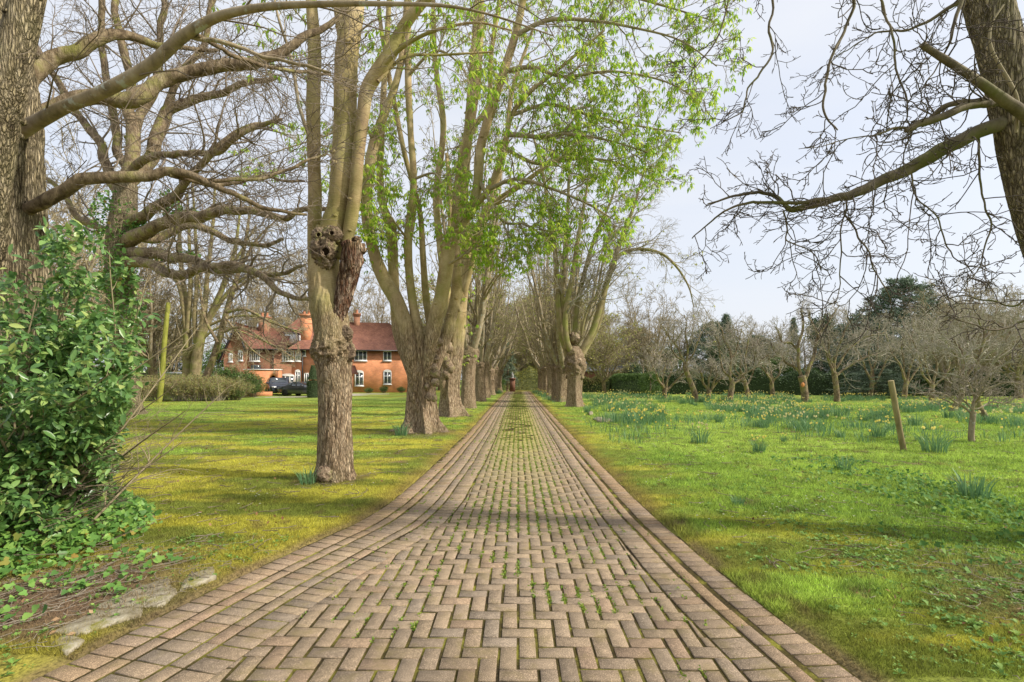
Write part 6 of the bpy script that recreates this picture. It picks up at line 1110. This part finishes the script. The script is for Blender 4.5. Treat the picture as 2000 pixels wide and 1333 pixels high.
for q, (px, py, lean, s_, lb) in enumerate([(1462, 777, -26, 1.0, 'fruit tree leaning away right of the blossoming forked one'), (1510, 777, -14, .85, 'thin leaning fruit tree in the shade near the hedge'), (1700, 779, 5, 1.1, 'fruit tree in front of the broad cedar'), (1765, 782, 8, 1.2, 'fruit tree right behind the leaning post'), (1820, 785, -6, 1.1, 'fruit tree between the post and the small spreading tree'), (1560, 772, 6, .9, 'small fruit tree seen behind the one with the orange wound'), (1240, 765, 10, .8, 'faint fruit tree in front of the hedge at the left end of the orchard')]):
    D = F*CH/(py-HY); f_ = lambda dx, dy: (px+dx*s_+lean*dy/90, py-dy*s_)
    fruit([[(*f_(0, -1), 6), (*f_(1, 18), 5), (*f_(2, 34), 4.5)], [(*f_(2, 28), 4), (*f_(-14, 56), 3), (*f_(-26, 90), 2), (*f_(-34, 118), 1.3)], [(*f_(3, 30), 4), (*f_(10, 66), 3), (*f_(8, 104), 2), (*f_(14, 135), 1.2)], [(*f_(3, 24), 3.6), (*f_(24, 52), 2.8), (*f_(36, 84), 2), (*f_(50, 110), 1.2)], [(*f_(1, 34), 3), (*f_(-6, 74), 2.2), (*f_(-4, 120), 1.2)]], D, lb, 60+q, (9, 5, 4), (2.1, .9, .4), M['blossom'], .03 if q < 5 else .01, .09)

# ------------------------------------------------------------------ bare trees further back
def bare(seed, H, W_, nst, TH, TR, lm=None, lf=0, lsz=.15, per=(13, 8, 6, 0), twm='twig', limbm='bark_grey', name='bare_tree', fork=.1):
    t = Tree(name, (0, -250, 0), None, None, None, seed); t.D = 52; tag(t.root, None, 'tree'); rg = t.rng; b = np.array((0, -250., 0))
    t.trunk([(0, -250, -.1, TR*1.4), (0, -250, .5, TR*1.05), (fork, -250, TH, TR), (fork, -250, TH+.6, TR*.7)], M['bark_branch'], 16, 20, furrow(.05, 6, .2, seed, .1), px=False)
    for k in range(nst):
        a = k*2.4+rg.normal()*.3; sp = W_*rg.uniform(.35, 1); h = (H-TH)*(1-.25*(sp/W_)**2)*rg.uniform(.85, 1.05); r0 = TR*rg.uniform(.4, .65); z0 = TH*rg.uniform(.75, 1.05)
        rows = [(fork+cos(a)*sp*u**.8+rg.normal()*.15*(u > 0), -250+sin(a)*sp*u**.8+rg.normal()*.15*(u > 0), z0+h*u**1.15, max(r0*(1-u)**.9, .012)) for u in (0, .12, .3, .5, .75, 1)]
        P, R = t.limb(rows, M[limbm], 7, 24, 0, px=False)
        o = t.grow(P, R, [TW(per[0], -.38, ang=(.35, .95), rr=.5, t0=.15, wig=.15, K=9, trop=.01), TW(per[1], -.45, rr=.55, wig=.17, K=6, ang=(.4, .9)), TW(per[2], -.5, rr=.62, K=4, wig=.2)])
        if lf: small_leaves(t.lf, rg, tips([o[2][0]], lf, rg), lsz, .7)
    t.done(M[twm], lm); return t.root
bA = bare(71, 15, 5.5, 8, 3, .35, twm='twig_olive'); bB = bare(72, 13, 6.5, 9, 2.2, .3, twm='twig_olive'); bO = bare(73, 16, 5, 8, 3, .3, M['leaf_olive'], .85, .26, twm='twig_olive'); bG = bare(74, 12, 5.5, 8, 2, .28, M['leaf_olive'], .6, .24, twm='twig_olive')
BW_ = 'bare trees behind the garden'
for px, D, r_, s_, sz_, lb in [
 (1270, 58, bA, .85, 1.0, 'large domed bare tree rising behind the clipped hedge'), (1215, 64, bB, .9, 1.0, 'bare tree just right of the fan-stemmed drive tree'), (1180, 52, bG, .75, .9, 'yellow-budding bare tree behind the burred drive tree'), (1330, 75, bA, .85, 1.0, 'bare tree far behind the leaning fruit tree'),
 (1500, 66, bB, .75, 1.0, 'bare tree behind the middle of the orchard'), (1850, 40, bB, .72, .95, 'bare tree right of the broad cedar'), (1930, 44, bA, .8, .9, 'bare tree above the small spreading tree at the right'), (1990, 38, bB, .8, .9, 'bare tree at the far right edge of the meadow'), 
 (300, 40, bA, .85, 1.1, 'bare tree behind the ivy-clad oak'), (160, 36, bB, 1.0, 1.2, 'bare tree seen between the left-edge tree and the ivy-clad oak'), (225, 50, bA, 1.1, 1.2, 'tall bare tree far behind the ivy-clad oak'), (480, 66, bA, 1.1, 1.15, 'bare tree behind the left wing of the house'), (560, 72, bB, 1.3, 1.2, 'bare tree behind the tall chimneys'), (640, 80, bA, 1.3, 1.2, 'bare tree behind the nearest trunk and the house'), (740, 76, bB, 1.2, 1.1, 'bare tree behind the right end of the house'), (90, 30, bA, .9, 1.2, 'bare tree close behind the left-edge tree'), (330, 62, bG, 1.0, 1.0, 'budding bare tree behind the mossy pole'),
 (860, 68, bO, 1.0, 1.0, 'budding tree seen between the second and third left trunks'), (925, 74, bO, 1.0, 1.0, 'budding woodland tree left of the avenue'), (975, 82, bO, 1.0, 1.1, 'budding woodland tree behind the gate conifer'), (1010, 76, bG, 1.0, 1.1, 'budding woodland tree straight down the drive'), (1042, 84, bO, 1.0, 1.15, 'budding woodland tree right of the drive end'), (1080, 72, bG, 1.1, 1.1, 'budding woodland tree behind the far right trunks'), (1120, 78, bO, 1.0, 1.1, 'budding tree behind the burred drive tree'), (1160, 88, bO, 1.0, 1.0, 'budding tree far right of the drive end'), (1025, 95, bO, 1.1, 1.0, 'tall budding tree farthest down the drive'), (995, 70, bG, .7, 1.0, 'low budding tree over the gate pier')]:
    put(r_, px, D, lb, s_, px*.37, sz_, BW_)
# multi-stemmed tree and its leaning neighbour left of the house
t = Tree('multistem_tree', (Q(370, 0, 39)[0], 39, 0), 'multi-stemmed bare tree fanning up left of the house', seed=81); D = 39
t.trunk([(366, 785, D, 12), (366, 740, D, 9), (366, 700, D, 8), (366, 650, D, 7), (362, 590, D, 5), (352, 500, D, 4), (350, 400, D, 2.5)], M['bark_smooth2'], 16, 30, furrow(.04, 6, .2, 2, .1)); t.trunk([(378, 785, D-.3, 12), (381, 740, D-.3, 10), (385, 700, D-.3, 9), (392, 660, D-.3, 8), (400, 635, D-.3, 6)], M['bark_smooth2'], 16, 30, furrow(.04, 6, .2, 3, .1))
for rows in [[(392, 660, 7), (415, 610, 5), (440, 550, 4), (460, 480, 3), (470, 400, 2)], [(390, 665, 6), (400, 600, 5), (405, 540, 4), (415, 450, 3), (420, 360, 2)], [(385, 690, 5), (380, 620, 4), (385, 540, 3.5), (380, 430, 2.5), (375, 340, 1.5)], [(366, 680, 5), (358, 600, 4), (345, 550, 3.5), (300, 500, 2.5), (270, 480, 1.5)], [(366, 650, 5), (372, 560, 4), (370, 480, 3), (366, 380, 2)], [(398, 640, 5), (425, 600, 4), (455, 560, 3), (500, 530, 2), (540, 520, 1.2)], [(400, 635, 4), (430, 570, 3.5), (460, 510, 2.5), (500, 440, 1.5)], [(366, 700, 3), (380, 680, 3), (430, 640, 2), (500, 660, 1.4), (560, 690, 1)], [(400, 640, 3), (450, 620, 2.4), (510, 620, 1.6), (580, 650, 1)]]:
    P, R = t.limb([(a, b, D-.3, c) for a, b, c in rows], M['bark_smooth2'], 10, 30, 0); t.grow(P, R, [TW(10, 2.6, ang=(.3, .8), rr=.5, rmax=.04, t0=.2, wig=.12, K=9, trop=-.01, lw=.5), TW(6, 1.1, rr=.55, wig=.15, K=6), TW(3, .5, rr=.6, K=4, wig=.2)])
t.done(M['twig_olive'])
t = Tree('leaning_tree', (Q(398, 0, 36)[0], 36, 0), 'slim bare tree leaning to the right in front of the house gable', seed=82); D = 36
t.trunk([(396, 778, D, 7), (400, 745, D, 6.5), (415, 705, D, 6), (432, 650, D, 5.5), (445, 600, D, 5), (462, 545, D, 4), (478, 480, D, 3), (490, 400, D, 2)], M['bark_branch'], 14, 40, furrow(.04, 6, .2, 2, .1))
for rows in [[(442, 610, 3.5), (480, 605, 3), (530, 630, 2), (590, 650, 1.2)], [(432, 650, 3), (470, 640, 2.6), (520, 668, 2), (575, 700, 1.2)], [(425, 670, 3), (400, 620, 2.5), (390, 560, 2), (380, 500, 1.2)], [(455, 570, 3), (500, 540, 2.4), (550, 545, 1.6), (600, 570, 1)], [(465, 535, 3), (500, 470, 2.4), (540, 430, 1.4)], [(440, 620, 2.4), (470, 660, 2), (500, 690, 1.6), (540, 715, 1)], [(418, 695, 2), (440, 684, 1.8), (470, 700, 1.2)]]:
    P, R = t.limb([(a, b, D-.5, c) for a, b, c in rows], M['bark_branch'], 8, 26, 0); t.grow(P, R, [TW(9, 1.7, ang=(.3, .9), rr=.5, rmax=.03, t0=.12, wig=.14, K=9, trop=-.02, lw=.5), TW(5, .8, rr=.55, wig=.16, K=6), TW(3, .35, rr=.6, K=4, wig=.2)])
t.done(M['twig_olive'])

# ------------------------------------------------------------------ daffodils
def clump(seed, nl, nf, h=.36, sp=.14, white=False):
    r = np.random.default_rng(seed); r_ = empty('daffodil_clump', (0, -150, 0), 0, None, 'daffodils', 'daffodil clumps in the meadow'); lf, st, fl = MB(), MB(), MB(); daff_leaves(lf, r, np.zeros(3), nl, h, sp, .013); lf.build('leaves', M['daff_leaf'], r_, True)
    if nf: daff_flowers(fl, r, np.zeros(3), nf, h*1.02, sp*.8, .036, st); fl.build('blossom', M['daff_white'] if white else M['daff_yellow'], r_); st.build('flower_stems', M['daff_leaf'], r_)
    return r_
cl = [clump(1, 70, 7), clump(2, 120, 10, .36, .45), clump(3, 60, 0, .34), clump(4, 75, 4, .40, .18), clump(5, 65, 7, .36, .18, True), clump(6, 130, 13, .36, .5, True), clump(7, 120, 2, .34, .45)]
rr_ = np.random.default_rng(77); pos = []
while len(pos) < 275:
    D = 13.5*(46/13.5)**rr_.random()**.62; x = rr_.uniform(3.0, min(D*1.05, 30))
    if D > 24 and x < 3.4: continue
    if n2(np.array(x), np.array(D), .35, 3, 101) < .38+.12*sm(18, 12, D)+.05*(x > D*.6): continue
    pos.append((x, D))
for q in range(16): pos.append((rr_.uniform(1.9, 2.5), rr_.uniform(33, 56)))
for q in range(8): pos.append((-rr_.uniform(2.0, 2.9), rr_.uniform(48, 58)))
fc = set()
LOOKS = ['small yellow daffodil clump', 'broad yellow daffodil drift', 'flowerless daffodil leaf clump', 'tall sparsely flowering daffodil clump', 'small cream daffodil clump', 'broad cream daffodil drift', 'wide nearly flowerless daffodil clump']
def dlabel(k, x, D):
    px = CX+F*x/D
    if px < CX: where = 'by the left drive trees'
    elif D > 32 and px < 1140: where = 'by the right drive trees'
    else: where = 'near the ' + ['burred drive tree', 'clipped hedge block', 'stubby fruit tree', 'leaning curved fruit tree', 'forked blossoming fruit tree', 'thin shaded fruit tree', 'orange-cut fruit tree', 'wide-crowned fruit tree', 'cedar and post', 'small spreading tree', 'right edge of the meadow'][int(np.searchsorted([1190, 1275, 1325, 1375, 1450, 1535, 1600, 1680, 1800, 1940], px))]
    return LOOKS[k]+' '+where+(', in front' if D < 20 else ', midway' if D < 30 else ', far back')
def putc(k, x, D, label, s_, rz, grp='daffodil clumps in the meadow'):
    o = copy_tree(cl[k]) if k in fc else cl[k]; fc.add(k); o.location = (x, D, float(ground_z(np.array(x), np.array(D)))-.01); o.rotation_euler = (0, 0, rz); o.scale = (s_, s_, s_); o['label'] = label
    if grp: o['group'] = grp
    elif 'group' in o: del o['group']
for k, px, py, s_, lb in [(4, 1368, 868, 1.15, 'lone daffodil clump with pale flowers nearest the drive on the right'), (0, 1482, 888, .85, 'thin daffodil tuft in the open grass with few leaves'), (2, 1650, 922, .8, 'small flowerless leaf clump in the grass between the drive and the post'), (2, 1897, 975, 1.15, 'large flowerless leaf clump nearest the camera at the right'), (3, 1826, 887, 1.2, 'daffodil clump with yellow flowers just right of the leaning post'), (2, 1440, 994, .45, 'tiny pale tuft of leaves close to the drive on the right'), (2, 603, 950, .85, 'leaf tuft at the foot of the nearest left trunk'), (2, 784, 854, 1.25, 'leaf tuft at the foot of the broad fluted trunk'), (3, 1715, 857, 1.0, 'daffodil clump in the grass left of the leaning post'), (3, 1740, 842, .9, 'daffodil clump close behind the leaning post'), (5, 1560, 838, 1.0, 'broad clump of pale daffodils in the open middle of the meadow'), (2, 1642, 857, .8, 'leafy clump without flowers in the open middle of the meadow'), (0, 1530, 866, .5, 'single sparse daffodil tuft in short grass')]:
    g_ = G(px, py); putc(k, g_[0], g_[1], lb, s_, px*.7, None)
for q, (x, D) in enumerate(pos):
    k = int(rr_.choice(7, p=[.15, .2, .14, .12, .09, .15, .15])); putc(k, x, D, dlabel(k, x, D), rr_.uniform(.8, 1.3), rr_.uniform(0, 6.28))
lf, st, fl = MB(), MB(), MB(); N = 1500; D = 11*(46/11)**rr_.random(N)**.75; x = 2.2+rr_.random(N)*np.minimum(D*1.02, 32); k = rr_.random(N) < sm(.38, .55, n2(x, D, .35, 3, 101)); x, D = x[k], D[k]
for a_, b_ in zip(x, D):
    c = np.array((a_, b_, float(ground_z(np.array(a_), np.array(b_))))); daff_leaves(lf, rr_, c, 7, .30, .12, .012)
    if rr_.random() < .35: daff_flowers(fl, rr_, c, 1, .33, .08, .034)
o = MB(); 
for q_, v_, f_ in ((0, lf.v, lf.f), (1, fl.v, fl.f)):
    src = lf if q_ == 0 else fl; off = o.n
    for a_, in zip(src.v): o.v.append(a_); o.c.append(np.ones((len(a_), 3), np.float32)); o.n += len(a_)
    for a_ in src.f: o.f.append(a_+off); o.m.append(np.full(len(a_), q_, np.int32))
tag(o.build('scattered_bulb_leaves', [M['daff_leaf'], M['daff_yellow']]), kind='stuff')
by = {}
for o in bpy.data.objects:
    if o.parent is None and o.get('group', '').startswith('daffodil'): by.setdefault(o['label'], []).append(o)
ORD = ['first', 'second', 'third', 'fourth', 'fifth', 'sixth', 'seventh', 'eighth', 'ninth', 'tenth']
for lb, os_ in by.items():
    os_.sort(key=lambda o: o.location.x/o.location.y)
    if 1 < len(os_) <= 10 and len(lb.split()) <= 13:
        for k, o in enumerate(os_): o['label'] = lb+', '+ORD[k]+' from left'
